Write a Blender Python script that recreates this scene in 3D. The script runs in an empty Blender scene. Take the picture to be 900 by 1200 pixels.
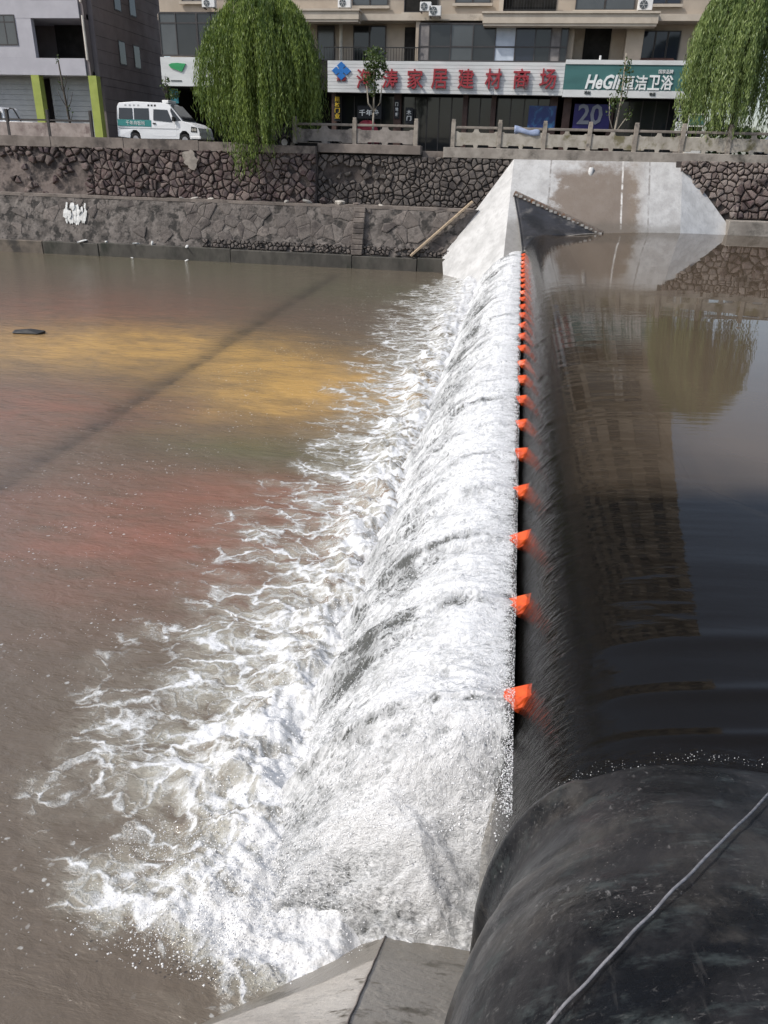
import bpy, math, random
import numpy as np
from mathutils import Vector, Matrix

random.seed(7)
R = np.random.RandomState(11)
SC = bpy.context.scene
COL = SC.collection

# ------------------------------------------------------------------ camera
CAM_P = np.array([-0.35, 0.0, 3.4425])
YAW, PITCH, ROLL, FPX = 0.1558, 0.4383, 0.028, 880.0
_cy, _sy, _cp, _sp = math.cos(YAW), math.sin(YAW), math.cos(PITCH), math.sin(PITCH)
_f = np.array([-_sy*_cp, _cy*_cp, -_sp]); _r = np.array([_cy, _sy, 0.0]); _u = np.cross(_r, _f)
_c, _s = math.cos(ROLL), math.sin(ROLL)
CR, CU, CF = _c*_r+_s*_u, -_s*_r+_c*_u, _f
cam = bpy.data.objects.new('camera', bpy.data.cameras.new('camera'))
COL.objects.link(cam)
cam.data.sensor_fit = 'VERTICAL'; cam.data.sensor_height = 36.0; cam.data.sensor_width = 27.0
cam.data.lens = 36.0*FPX/1200.0
cam.data.clip_start = 0.05; cam.data.clip_end = 6000
M = Matrix.Identity(4)
for i in range(3):
    M[i][0], M[i][1], M[i][2], M[i][3] = CR[i], CU[i], -CF[i], CAM_P[i]
cam.matrix_world = M
SC.camera = cam

def at(px, py, Y):
    """point of the photograph's pixel on the upright plane at depth Y (layout of the far bank)"""
    d = CR*(px-450)/FPX - CU*(py-600)/FPX + CF
    return CAM_P + d*((Y-CAM_P[1])/d[1])
def rect(x0, y0, x1, y1, Y):
    xm, ym = (x0+x1)/2, (y0+y1)/2
    return at(x0, ym, Y)[0], at(x1, ym, Y)[0], at(xm, y1, Y)[2], at(xm, y0, Y)[2]

# ------------------------------------------------------------------ light
SUN_EL = math.radians(47); SUN_AZ = math.radians(240)      # clockwise from +Y: behind the camera, to the left
world = bpy.data.worlds.new('World'); SC.world = world; world.use_nodes = True
wn = world.node_tree.nodes; wl = world.node_tree.links
bg = wn['Background']
sky = wn.new('ShaderNodeTexSky'); sky.sky_type = 'NISHITA'; sky.sun_disc = False
sky.sun_elevation = SUN_EL; sky.sun_rotation = SUN_AZ
sky.air_density = 1.0; sky.dust_density = 2.2; sky.ozone_density = 1.0
hs = wn.new('ShaderNodeHueSaturation'); hs.inputs['Saturation'].default_value = 0.75
wl.new(sky.outputs[0], hs.inputs['Color']); wl.new(hs.outputs[0], bg.inputs['Color'])
bg.inputs['Strength'].default_value = 0.15
sl = bpy.data.lights.new('sun', 'SUN'); sl.energy = 2.55; sl.angle = math.radians(1.2); sl.color = (1.0, 0.95, 0.88)
so = bpy.data.objects.new('sun', sl); COL.objects.link(so)
sd = Vector((math.sin(SUN_AZ)*math.cos(SUN_EL), math.cos(SUN_AZ)*math.cos(SUN_EL), math.sin(SUN_EL)))
so.rotation_euler = sd.to_track_quat('Z', 'Y').to_euler(); so.location = (-20, -20, 30)
SC.view_settings.view_transform = 'Standard'; SC.view_settings.look = 'None'
SC.view_settings.exposure = 0.30; SC.view_settings.gamma = 1.0
try:
    SC.cycles.use_denoising = True
    SC.cycles.max_bounces = 7; SC.cycles.transparent_max_bounces = 12
    SC.cycles.caustics_reflective = False; SC.cycles.caustics_refractive = False
except Exception: pass

# ------------------------------------------------------------------ noise in numpy
_perm = np.random.RandomState(3).permutation(512); _perm = np.concatenate([_perm, _perm, _perm])
_grad = np.random.RandomState(4).normal(size=(512, 2)); _grad /= np.linalg.norm(_grad, axis=1)[:, None]
def perlin(x, y):
    xi = np.floor(x).astype(int); yi = np.floor(y).astype(int); xf = x-xi; yf = y-yi
    xi &= 511; yi &= 511
    def g(a, b, dx, dy):
        v = _grad[_perm[_perm[(xi+a) & 511]+((yi+b) & 511)] & 511]
        return v[..., 0]*dx+v[..., 1]*dy
    u = xf*xf*xf*(xf*(xf*6-15)+10); v = yf*yf*yf*(yf*(yf*6-15)+10)
    a = g(0, 0, xf, yf)*(1-u)+g(1, 0, xf-1, yf)*u
    b = g(0, 1, xf, yf-1)*(1-u)+g(1, 1, xf-1, yf-1)*u
    return (a*(1-v)+b*v)*1.5
def fbm(x, y, o=4, ridged=False):
    t = 0; a = 1.0; n = 0
    for i in range(o):
        p = perlin(x*2**i+17.3*i, y*2**i-9.1*i)
        t = t+a*((1-2*np.abs(p)) if ridged else p); n += a; a *= 0.5
    return t/n
def sstep(a, b, x):
    t = np.clip((x-a)/(b-a), 0, 1); return t*t*(3-2*t)

# ------------------------------------------------------------------ mesh helpers
def tag(o, label=None, cat=None, group=None, kind=None):
    if label: o['label'] = label
    if cat: o['category'] = cat
    if group: o['group'] = group
    if kind: o['kind'] = kind
    return o
def empty(name, loc, label, cat, group=None, rz=0):
    o = bpy.data.objects.new(name, None); COL.objects.link(o)
    o.empty_display_size = 0.2
    o.location = loc; o.rotation_euler = (0, 0, rz)
    return tag(o, label, cat, group)
def mkmesh(name, V, F, mat, smooth=False):
    me = bpy.data.meshes.new(name); me.from_pydata([tuple(map(float, v)) for v in V], [], F)
    me.update()
    if mat: me.materials.append(mat)
    if smooth: me.polygons.foreach_set('use_smooth', [True]*len(me.polygons))
    return me
def link(name, me, parent=None):
    o = bpy.data.objects.new(name, me); COL.objects.link(o)
    if parent: o.parent = parent
    return o
def copy_tree(o, parent=None):
    c = o.copy(); COL.objects.link(c)
    if parent: c.parent = parent
    for ch in list(o.children): copy_tree(ch, c)
    return c
class MB:
    def __init__(s, off=(0, 0, 0)): s.V = []; s.F = []; s.off = np.array(off, float)
    def raw(s, V, F):
        n = len(s.V); s.V += [tuple(np.array(v, float)-s.off) for v in V]; s.F += [tuple(i+n for i in f) for f in F]; return s
    def box(s, x0, x1, y0, y1, z0, z1):
        if x0 > x1: x0, x1 = x1, x0
        if y0 > y1: y0, y1 = y1, y0
        if z0 > z1: z0, z1 = z1, z0
        return s.raw([(x0, y0, z0), (x1, y0, z0), (x1, y1, z0), (x0, y1, z0), (x0, y0, z1), (x1, y0, z1), (x1, y1, z1), (x0, y1, z1)],
                     [(3, 2, 1, 0), (4, 5, 6, 7), (0, 1, 5, 4), (1, 2, 6, 5), (2, 3, 7, 6), (3, 0, 4, 7)])
    def hexa(s, b, t):      # bottom 4 + top 4, both counter-clockwise from above
        return s.raw(list(b)+list(t), [(3, 2, 1, 0), (4, 5, 6, 7), (0, 1, 5, 4), (1, 2, 6, 5), (2, 3, 7, 6), (3, 0, 4, 7)])
    def prism_y(s, poly, y0, y1):   # poly in (x,z)
        n = len(poly)
        V = [(x, y0, z) for x, z in poly]+[(x, y1, z) for x, z in poly]
        F = [tuple(range(n)), tuple(range(2*n-1, n-1, -1))]+[((i+1) % n, i, n+i, n+(i+1) % n) for i in range(n)]
        return s.raw(V, F)
    def tube(s, pts, rad, n=8, cap=True):
        pts = [np.array(p, float) for p in pts]
        if not hasattr(rad, '__len__'): rad = [rad]*len(pts)
        V = []; F = []; ref = np.array([0.3, 0.2, 0.93])
        for i, p in enumerate(pts):
            t = pts[min(i+1, len(pts)-1)]-pts[max(i-1, 0)]; t = t/(np.linalg.norm(t)+1e-9)
            if abs(t@ref) > 0.95: rf = np.array([1.0, 0, 0])
            else: rf = ref
            a = np.cross(t, rf); a /= np.linalg.norm(a); b = np.cross(t, a)
            for k in range(n):
                th = 2*math.pi*k/n; V.append(p+rad[i]*(math.cos(th)*a+math.sin(th)*b))
        for i in range(len(pts)-1):
            for k in range(n):
                F.append((i*n+k, i*n+(k+1) % n, (i+1)*n+(k+1) % n, (i+1)*n+k))
        if cap: F += [tuple(range(n-1, -1, -1)), tuple((len(pts)-1)*n+k for k in range(n))]
        return s.raw(V, F)
    def bar(s, a, b, w, h=None):
        a = np.array(a, float); b = np.array(b, float); h = h or w
        t = b-a; t /= np.linalg.norm(t); ref = np.array([0, 0, 1.0]) if abs(t[2]) < .9 else np.array([0, 1.0, 0])
        p = np.cross(t, ref); p /= np.linalg.norm(p); q = np.cross(p, t)
        V = [c+sx*p*w/2+sy*q*h/2 for c in (a, b) for sx, sy in ((-1, -1), (1, -1), (1, 1), (-1, 1))]
        return s.raw(V, [(0, 1, 2, 3), (7, 6, 5, 4), (0, 4, 5, 1), (1, 5, 6, 2), (2, 6, 7, 3), (3, 7, 4, 0)])
    def build(s, name, mat, parent=None, smooth=False, bevel=0):
        me = mkmesh(name, s.V, s.F, mat, smooth); o = link(name, me, parent)
        if bevel:
            m = o.modifiers.new('bevel', 'BEVEL'); m.width = bevel; m.segments = 2; m.limit_method = 'ANGLE'
        return o
def grid_mesh(name, P, mat, attrs=None, smooth=True, flip=False):
    """P: (rows, cols, 3)"""
    r, c = P.shape[:2]; me = bpy.data.meshes.new(name)
    me.vertices.add(r*c); me.vertices.foreach_set('co', P.reshape(-1).astype(np.float32))
    i = np.arange(r-1)[:, None]*c+np.arange(c-1)[None, :]
    q = np.stack([i, i+1, i+c+1, i+c] if not flip else [i, i+c, i+c+1, i+1], -1).reshape(-1)
    nf = (r-1)*(c-1)
    me.loops.add(nf*4); me.loops.foreach_set('vertex_index', q.astype(np.int32))
    me.polygons.add(nf); me.polygons.foreach_set('loop_start', np.arange(0, nf*4, 4, dtype=np.int32))
    try: me.polygons.foreach_set('loop_total', np.full(nf, 4, dtype=np.int32))
    except Exception: pass
    me.update(calc_edges=True)
    me.polygons.foreach_set('use_smooth', np.full(nf, smooth))
    for k, v in (attrs or {}).items():
        if v.ndim == 2:
            a = me.attributes.new(k, 'FLOAT', 'POINT'); a.data.foreach_set('value', v.reshape(-1).astype(np.float32))
        else:
            a = me.attributes.new(k, 'FLOAT_VECTOR', 'POINT'); a.data.foreach_set('vector', v.reshape(-1).astype(np.float32))
    if mat: me.materials.append(mat)
    me.validate()
    return me

# ------------------------------------------------------------------ material helpers
class NT:
    def __init__(s, name):
        s.m = bpy.data.materials.new(name); s.m.use_nodes = True
        s.t = s.m.node_tree; s.n = s.t.nodes; s.l = s.t.links; s.n.clear()
        s.out = s.n.new('ShaderNodeOutputMaterial')
    def node(s, typ, **kw):
        o = s.n.new('ShaderNode'+typ)
        for k, v in kw.items(): setattr(o, k, v)
        return o
    def set(s, sock, v):
        if isinstance(v, bpy.types.NodeSocket): s.l.new(v, sock)
        elif isinstance(v, (tuple, list)) and len(v) == 3 and sock.type == 'RGBA': sock.default_value = (*v, 1)
        else: sock.default_value = v
    def math(s, op, a, b=None, c=None, clamp=False):
        o = s.node('Math', operation=op, use_clamp=clamp); s.set(o.inputs[0], a)
        if b is not None: s.set(o.inputs[1], b)
        if c is not None: s.set(o.inputs[2], c)
        return o.outputs[0]
    def vscale(s, v, k):
        o = s.node('VectorMath', operation='MULTIPLY'); s.set(o.inputs[0], v); s.set(o.inputs[1], k); return o.outputs[0]
    def vadd(s, v, k):
        o = s.node('VectorMath', operation='ADD'); s.set(o.inputs[0], v); s.set(o.inputs[1], k); return o.outputs[0]
    def noise(s, v, scale, det=4, rough=0.55, dist=0.0, col=False):
        o = s.node('TexNoise'); s.set(o.inputs['Vector'], v); s.set(o.inputs['Scale'], scale)
        o.inputs['Detail'].default_value = det; o.inputs['Roughness'].default_value = rough; o.inputs['Distortion'].default_value = dist
        return o.outputs['Color' if col else 0]
    def vor(s, v, scale, feat='F1', rnd=1.0):
        o = s.node('TexVoronoi', feature=feat); s.set(o.inputs['Vector'], v); s.set(o.inputs['Scale'], scale)
        o.inputs['Randomness'].default_value = rnd
        return o.outputs['Distance']
    def sm(s, v, a, b, lo=0.0, hi=1.0, typ='SMOOTHSTEP'):
        o = s.node('MapRange', interpolation_type=typ); s.set(o.inputs[0], v)
        s.set(o.inputs[1], a); s.set(o.inputs[2], b); s.set(o.inputs[3], lo); s.set(o.inputs[4], hi); return o.outputs[0]
    def mix(s, f, a, b):
        o = s.node('Mix', data_type='RGBA'); s.set(o.inputs[0], f); s.set(o.inputs[6], a); s.set(o.inputs[7], b); return o.outputs[2]
    def attr(s, name, vec=False):
        o = s.node('Attribute', attribute_name=name); return o.outputs['Vector' if vec else 'Fac']
    def pos(s): return s.node('NewGeometry').outputs['Position']
    def bump(s, h, dist=0.02, strength=1.0, normal=None):
        o = s.node('Bump'); s.set(o.inputs['Height'], h); o.inputs['Distance'].default_value = dist; s.set(o.inputs['Strength'], strength)
        if normal is not None: s.set(o.inputs['Normal'], normal)
        return o.outputs[0]
    def bsdf(s, col, rough=0.6, normal=None, spec=0.5, metal=0.0, **kw):
        o = s.node('BsdfPrincipled'); s.set(o.inputs['Base Color'], col); s.set(o.inputs['Roughness'], rough)
        s.set(o.inputs['Specular IOR Level'], spec); s.set(o.inputs['Metallic'], metal)
        if normal is not None: s.set(o.inputs['Normal'], normal)
        for k, v in kw.items(): s.set(o.inputs[k], v)
        return o.outputs[0]
    def done(s, sh): s.l.new(sh, s.out.inputs['Surface']); return s.m

def mat(name, c1, c2=None, scale=3.0, rough=0.7, bump=0.3, bscale=None, bdist=0.01, stain=None, sscale=0.6, srange=(0.5, 0.7), spec=0.4, metal=0.0, rnd=0.0, stretch=(1, 1, 1)):
    n = NT(name); p = n.vscale(n.pos(), stretch)
    c2 = c2 or tuple(x*0.75 for x in c1)
    f = n.sm(n.noise(p, scale, 6, 0.6), 0.32, 0.68)
    col = n.mix(f, c1, c2)
    if stain:
        col = n.mix(n.sm(n.noise(n.vadd(p, (31, 7, 3)), sscale, 5, 0.65), *srange), col, stain)
    if rnd:
        r = n.node('ObjectInfo').outputs['Random']
        h = n.node('HueSaturation'); n.set(h.inputs['Value'], n.sm(r, 0, 1, 1-rnd, 1+rnd, 'LINEAR')); n.set(h.inputs['Color'], col); col = h.outputs[0]
    b = n.bump(n.noise(p, bscale or scale*6, 5, 0.65), bdist, bump) if bump else None
    rr = n.sm(n.noise(p, scale*2, 3), 0.3, 0.7, max(rough-.1, .02), min(rough+.1, 1))
    return n.done(n.bsdf(col, rr, b, spec, metal))

# ------------------------------------------------------------------ materials
def concrete_mat(name, c1, c2, damp=None):
    n = NT(name); p = n.pos()
    sep = n.node('SeparateXYZ'); n.set(sep.inputs[0], p); X, Y, Z = sep.outputs
    f = n.sm(n.noise(p, 1.3, 7, 0.65), 0.33, 0.67); col = n.mix(f, c1, c2)
    col = n.mix(n.math('MULTIPLY', n.sm(n.noise(n.vscale(p, (3.0, 3.0, .35)), 1.6, 5, .6), .5, .72), .45), col, tuple(x*.55 for x in c1))
    rough = 0.85
    if damp == 'far':
        w = n.math('MULTIPLY', n.math('SUBTRACT', n.noise(p, .8, 8, .68), .5), 3.2)
        xx = n.math('ADD', X, w); zz = n.math('ADD', Z, w)
        m = n.math('MULTIPLY', n.sm(xx, 1.0, 1.5), n.sm(xx, 4.9, 4.3))
        m = n.math('MULTIPLY', m, n.sm(zz, 3.9, 2.9))
        col = n.mix(n.math('MULTIPLY', m, .85), col, (.14, .105, .078))
        m2 = n.math('MULTIPLY', n.sm(X, 4.25, 4.6), n.sm(X, 5.5, 4.7)); col = n.mix(n.math('MULTIPLY', m2, .35), col, (.2, .16, .12))
        for xc_, cc_ in ((.9, (.2, .19, .18)), (4.15, (.58, .57, .55)), (5.35, (.24, .23, .22))):
            ln_ = n.sm(n.math('ABSOLUTE', n.math('SUBTRACT', n.math('ADD', X, n.math('MULTIPLY', w, .03)), xc_)), .06, .012)
            col = n.mix(n.math('MULTIPLY', ln_, n.sm(n.noise(n.vscale(p, (1, 1, 2)), 1.7, 4), .36, .6)), col, cc_)
        col = n.mix(n.math('MULTIPLY', n.sm(n.math('ADD', Z, n.math('MULTIPLY', w, .25)), 1.35, .95), .5), col, (.1, .09, .075))
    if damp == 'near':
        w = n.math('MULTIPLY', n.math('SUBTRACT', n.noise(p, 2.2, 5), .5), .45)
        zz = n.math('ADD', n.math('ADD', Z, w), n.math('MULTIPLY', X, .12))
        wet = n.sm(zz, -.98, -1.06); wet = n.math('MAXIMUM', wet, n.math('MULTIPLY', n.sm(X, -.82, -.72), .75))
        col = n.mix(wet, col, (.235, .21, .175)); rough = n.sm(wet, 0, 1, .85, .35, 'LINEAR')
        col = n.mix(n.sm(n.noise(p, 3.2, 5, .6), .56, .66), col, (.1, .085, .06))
    pits = n.sm(n.vor(p, 26, 'F1'), .02, .14); pm = n.sm(n.noise(p, 5, 3), .5, .6)
    h = n.math('ADD', n.noise(p, 14, 6, .7), n.math('MULTIPLY', n.math('MULTIPLY', pits, pm), .3))
    col = n.mix(n.math('MULTIPLY', n.sm(n.noise(p, 45, 3, .6), .62, .72), .5), col, (.09, .08, .07))
    return n.done(n.bsdf(col, rough, n.bump(h, .02, .5), .3))
M_CONC_FAR = concrete_mat('abutment_concrete', (.45, .45, .445), (.33, .325, .32), 'far')
M_CONC_WING = concrete_mat('wing_concrete', (.55, .55, .545), (.42, .42, .415))
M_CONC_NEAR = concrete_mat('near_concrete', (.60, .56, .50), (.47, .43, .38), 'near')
M_KERB = mat('kerb_concrete', (.34, .31, .27), (.22, .195, .17), 1.5, .85, .4, stain=(.11, .1, .085), sscale=1.2)
M_KERB_D = mat('coping_concrete', (.24, .205, .18), (.15, .128, .112), 1.2, .9, .5, stain=(.07, .06, .055), sscale=.9)
M_TOE = mat('toe_concrete', (.085, .078, .066), (.045, .042, .036), 1.5, .75, .5, stain=(.025, .028, .02), sscale=1.0, stretch=(1, 1, .5))
M_TOE_PALE = mat('toe_concrete_pale', (.17, .14, .11), (.10, .085, .07), 1.5, .8, .5, stain=(.05, .045, .04), sscale=1.0)
M_MORTAR = mat('wall_mortar', (.075, .062, .056), (.035, .03, .028), 2.0, .95, .7, bdist=.03)
M_MORTAR_SM = mat('smeared_mortar', (.19, .155, .138), (.085, .07, .062), .9, .95, .9, bscale=6, bdist=.05, stain=(.045, .038, .036), sscale=1.5, srange=(.47, .62))
M_LOWER = mat('lower_wall_mortar', (.19, .168, .152), (.075, .066, .06), 1.6, .95, 1, bscale=7, bdist=.06, stain=(.04, .037, .034), sscale=2.2, srange=(.48, .6))
def stone_mat(name, cols, bump=.8, patch=(.2, .17, .15)):
    n = NT(name); p = n.pos(); r = n.node('ObjectInfo').outputs['Random']
    cr = n.node('ValToRGB'); cr.color_ramp.interpolation = 'LINEAR'
    el = cr.color_ramp.elements
    while len(el) < len(cols): el.new(0.5)
    for i, c in enumerate(cols): el[i].position = i/(len(cols)-1); el[i].color = (*c, 1)
    n.set(cr.inputs[0], r)
    col = n.mix(n.math('MULTIPLY', n.sm(n.noise(p, 4.5, 6, .65), .42, .66), .75), cr.outputs[0], patch)
    col = n.mix(n.math('MULTIPLY', n.sm(n.noise(p, 1.1, 5, .6), .5, .68), .6), col, (.035, .03, .03))
    return n.done(n.bsdf(col, .88, n.bump(n.noise(p, 9, 7, .7), .05, bump), .25))
M_STONE = stone_mat('rubble_stone', [(.05, .036, .038), (.12, .082, .078), (.065, .048, .054), (.20, .155, .14), (.055, .04, .04), (.10, .07, .064)])
M_STONE_R = stone_mat('right_wall_stone', [(.13, .105, .098), (.2, .165, .15), (.10, .075, .07), (.25, .21, .19)], patch=(.26, .225, .2))
M_STONE_B = stone_mat('back_wall_stone', [(.05, .045, .043), (.10, .09, .083), (.07, .062, .058), (.13, .115, .105)])
M_STONE_L = stone_mat('lower_wall_stone', [(.14, .122, .11), (.18, .16, .145), (.115, .10, .092), (.205, .178, .16)], .9, (.085, .075, .068))
M_DEBRIS = mat('pale_rubble', (.5, .47, .42), (.3, .28, .25), 6, .9, .5)
M_LIME = mat('lime_spill', (.72, .72, .70), (.5, .5, .48), 5, .9, .6)
M_WOOD = mat('weathered_plank', (.42, .33, .23), (.28, .215, .15), 2, .85, .4, stretch=(.6, 6, 6))

def rubber_mat():
    n = NT('dam_rubber'); p = n.pos(); dry = n.attr('dry')
    a = n.sm(n.noise(p, 1.9, 8, .72, .5), .40, .64)
    b = n.sm(n.noise(n.vscale(p, (1, 2.2, 1)), 4.5, 7, .7), .52, .72)
    c = n.math('MULTIPLY', n.sm(n.noise(n.vscale(p, (2.2, 1, 1.6)), 16, 5, .75), .58, .70), n.sm(n.noise(p, 2.3, 4), .48, .62))
    sc = n.sm(n.noise(n.vscale(p, (22, 2.2, 6)), 1.6, 4, .6), .60, .72)
    col = n.mix(a, (.006, .007, .009), (.024, .0235, .025))
    col = n.mix(n.math('MULTIPLY', b, .55), col, (.068, .083, .082))
    col = n.mix(n.math('MULTIPLY', sc, .14), col, (.12, .115, .11))
    col = n.mix(n.math('MULTIPLY', c, .75), col, (.20, .195, .19))
    spk = n.math('MULTIPLY', n.sm(n.vor(p, 55), .16, .08), n.sm(n.noise(n.vadd(p, (4, 8, 1)), 3.1, 4, .6), .54, .63))
    col = n.mix(n.math('MULTIPLY', spk, .6), col, (.33, .31, .29))
    silt = n.sm(n.noise(n.vadd(p, (9, 2, 5)), 1.15, 7, .7, .6), .50, .66)
    col = n.mix(n.math('MULTIPLY', silt, .55), col, (.075, .069, .062))
    scuff = n.math('MULTIPLY', n.sm(n.noise(n.vscale(p, (3, 9, 5)), 6, 6, .75, .5), .57, .66), n.sm(n.noise(p, 1.7, 5, .6), .46, .60))
    col = n.mix(n.math('MULTIPLY', scuff, .55), col, (.16, .155, .15))
    col = n.mix(dry, (.009, .0095, .0105), col)
    rg = n.math('ADD', n.sm(a, 0, 1, .27, .50, 'LINEAR'), n.math('MULTIPLY', b, .12))
    rg = n.sm(dry, 0, 1, .12, rg, 'LINEAR')
    h = n.math('ADD', n.noise(p, 3.0, 4, .5), n.math('MULTIPLY', n.noise(p, 40, 5, .7), .08))
    return n.done(n.bsdf(col, rg, n.bump(h, .05, .45), n.sm(dry, 0, 1, .03, .17, 'LINEAR')))
M_RUBBER = rubber_mat()
M_FLAP = mat('flap_rubber', (.035, .036, .042), (.015, .016, .018), 1.6, .45, .4, bscale=5, bdist=.03, stain=(.11, .105, .1), sscale=1.5, srange=(.55, .75))
M_STEEL = mat('clamp_steel', (.20, .17, .15), (.09, .075, .065), 6, .5, .3, stain=(.16, .07, .03), sscale=4, metal=.6)
M_BOLT = mat('bolt_heads', (.55, .53, .5), (.35, .33, .31), 9, .45, .2, metal=.5)
M_ORANGE = mat('orange_fin', (.82, .12, .025), (.62, .075, .02), 9, .4, .4, spec=.5, stain=(.20, .06, .03), sscale=7, srange=(.56, .72))

def nappe_mat():
    n = NT('falling_foam'); d = n.attr('foam'); co = n.attr('flowco', True)
    w = n.node('VectorMath', operation='SUBTRACT'); n.set(w.inputs[0], n.noise(co, 3.5, 4, .6, 0, True)); n.set(w.inputs[1], (.5, .5, .5))
    w2 = n.node('VectorMath', operation='SUBTRACT'); n.set(w2.inputs[0], n.noise(co, 17, 3, .6, 0, True)); n.set(w2.inputs[1], (.5, .5, .5))
    cw = n.vadd(n.vadd(co, n.vscale(w.outputs[0], (.22, .22, .22))), n.vscale(w2.outputs[0], (.07, .07, .05)))
    st = n.vscale(cw, (2.4, 6.0, 4))
    n1 = n.noise(st, 1.25, 6, .68)
    n2 = n.noise(n.vscale(cw, (13, 19, 16)), 1.0, 5, .72)
    n3 = n.noise(n.vscale(cw, (48, 62, 55)), 1.0, 3, .6)
    v = n.math('ADD', n.math('MULTIPLY', d, 1.0), n.math('MULTIPLY', n.math('SUBTRACT', n1, .5), .75))
    v = n.math('ADD', v, n.math('MULTIPLY', n.math('SUBTRACT', n2, .5), 1.1))
    v = n.math('ADD', v, n.math('MULTIPLY', n.math('SUBTRACT', n3, .5), .75))
    l3 = n.sm(n.vor(n.vscale(cw, (15, 21, 17)), 1.0, 'DISTANCE_TO_EDGE'), .26, .02)
    v = n.math('ADD', v, n.math('MULTIPLY_ADD', l3, n.sm(n.noise(co, 2.6, 4), .38, .62, .06, .34), -.12))
    F = n.sm(v, .32, .70)
    thin = n.sm(v, .52, 1.15)
    white = n.mix(thin, (.35, .36, .365), (.70, .71, .72))
    col = n.mix(F, (.080, .083, .078), white)
    h = n.math('ADD', n.math('MULTIPLY', n2, .7), n.math('ADD', n.math('MULTIPLY', n3, .35), n.math('MULTIPLY', n1, .8)))
    return n.done(n.bsdf(col, n.sm(F, 0, 1, .10, .6, 'LINEAR'), n.bump(h, .035, .8), n.sm(F, 0, 1, .5, .25, 'LINEAR')))
M_NAPPE = nappe_mat()

def tail_mat():
    n = NT('river_water'); d = n.attr('foam'); mk = n.attr('murk', True); co = n.attr('flowco', True)
    def warp(v, sc, amt):
        w = n.node('VectorMath', operation='SUBTRACT'); n.set(w.inputs[0], n.noise(v, sc, 4, .6, 0, True)); n.set(w.inputs[1], (.5, .5, .5))
        return n.vadd(v, n.vscale(w.outputs[0], (amt, amt, 0)))
    c1 = warp(co, 1.1, .9); c1 = warp(c1, 5, .16)
    e1 = n.vor(n.vscale(c1, (1.5, 2.6, 1)), 1.0, 'DISTANCE_TO_EDGE')
    e2 = n.vor(n.vscale(c1, (4.6, 6.4, 1)), 1.0, 'DISTANCE_TO_EDGE')
    l1 = n.sm(e1, .10, .0); l2 = n.sm(e2, .17, .02)
    n1 = n.noise(n.vscale(c1, (1.2, 2.3, 1)), 1.5, 7, .68)
    n2 = n.noise(n.vscale(co, (16, 20, 1)), 1.0, 5, .7)
    n3 = n.noise(n.vscale(co, (55, 60, 1)), 1.0, 3, .6)
    g = n.sm(d, .02, .28)
    lace = n.math('ADD', n.math('MULTIPLY', l1, .42), n.math('MULTIPLY', l2, .28))
    v = n.math('ADD', n.math('MULTIPLY', d, 1.12), n.math('MULTIPLY', lace, g))
    v = n.math('ADD', v, n.math('MULTIPLY', n.math('MULTIPLY', n.math('SUBTRACT', n1, .5), 1.75), g))
    v = n.math('ADD', v, n.math('MULTIPLY', n.math('MULTIPLY', n.math('SUBTRACT', n2, .5), .85), g))
    v = n.math('ADD', v, n.math('MULTIPLY', n.math('MULTIPLY', n.math('SUBTRACT', n3, .5), .45), g))
    F = n.sm(v, .45, 1.08)
    # bubbles drifting away
    bb = n.math('MAXIMUM', n.sm(n.vor(warp(co, 6, .1), 7.5), .16, .09), n.sm(n.vor(warp(co, 6, .1), 19), .16, .08))
    bg_ = n.math('MULTIPLY', n.sm(n.noise(n.vscale(c1, (.8, 2.0, 1)), 1.0, 5, .65), .45, .60), n.sm(n.attr('bub'), .0, .6))
    B = n.math('MULTIPLY', n.math('MULTIPLY', bb, bg_), .8)
    F2 = n.math('MAXIMUM', F, B)
    aer = n.math('MULTIPLY', n.sm(d, .08, .55), n.sm(n1, .30, .60))
    base = n.mix(n.math('MULTIPLY', aer, .9), mk, (.40, .385, .32))
    white = n.mix(n.sm(v, .75, 1.25), (.48, .485, .47), (.74, .75, .76))
    col = n.mix(F2, base, white)
    r1 = n.noise(n.vscale(co, (1.3, 3.2, 1)), 1.6, 5, .6, .6)
    r2 = n.noise(n.vscale(co, (7, 13, 1)), 1.0, 4, .6, .4)
    r3 = n.noise(n.vscale(co, (20, 34, 1)), 1.0, 3, .6)
    h = n.math('ADD', n.math('MULTIPLY', r1, .60), n.math('ADD', n.math('MULTIPLY', r2, .22), n.math('MULTIPLY', r3, .05)))
    h = n.math('ADD', h, n.math('MULTIPLY', F, n.math('ADD', n.math('MULTIPLY', n2, .35), n.math('MULTIPLY', n3, .13))))
    return n.done(n.bsdf(col, n.sm(F2, 0, 1, .07, .6, 'LINEAR'), n.bump(h, .10, .5), n.sm(F2, 0, 1, .5, .25, 'LINEAR')))
M_TAIL = tail_mat()

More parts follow.
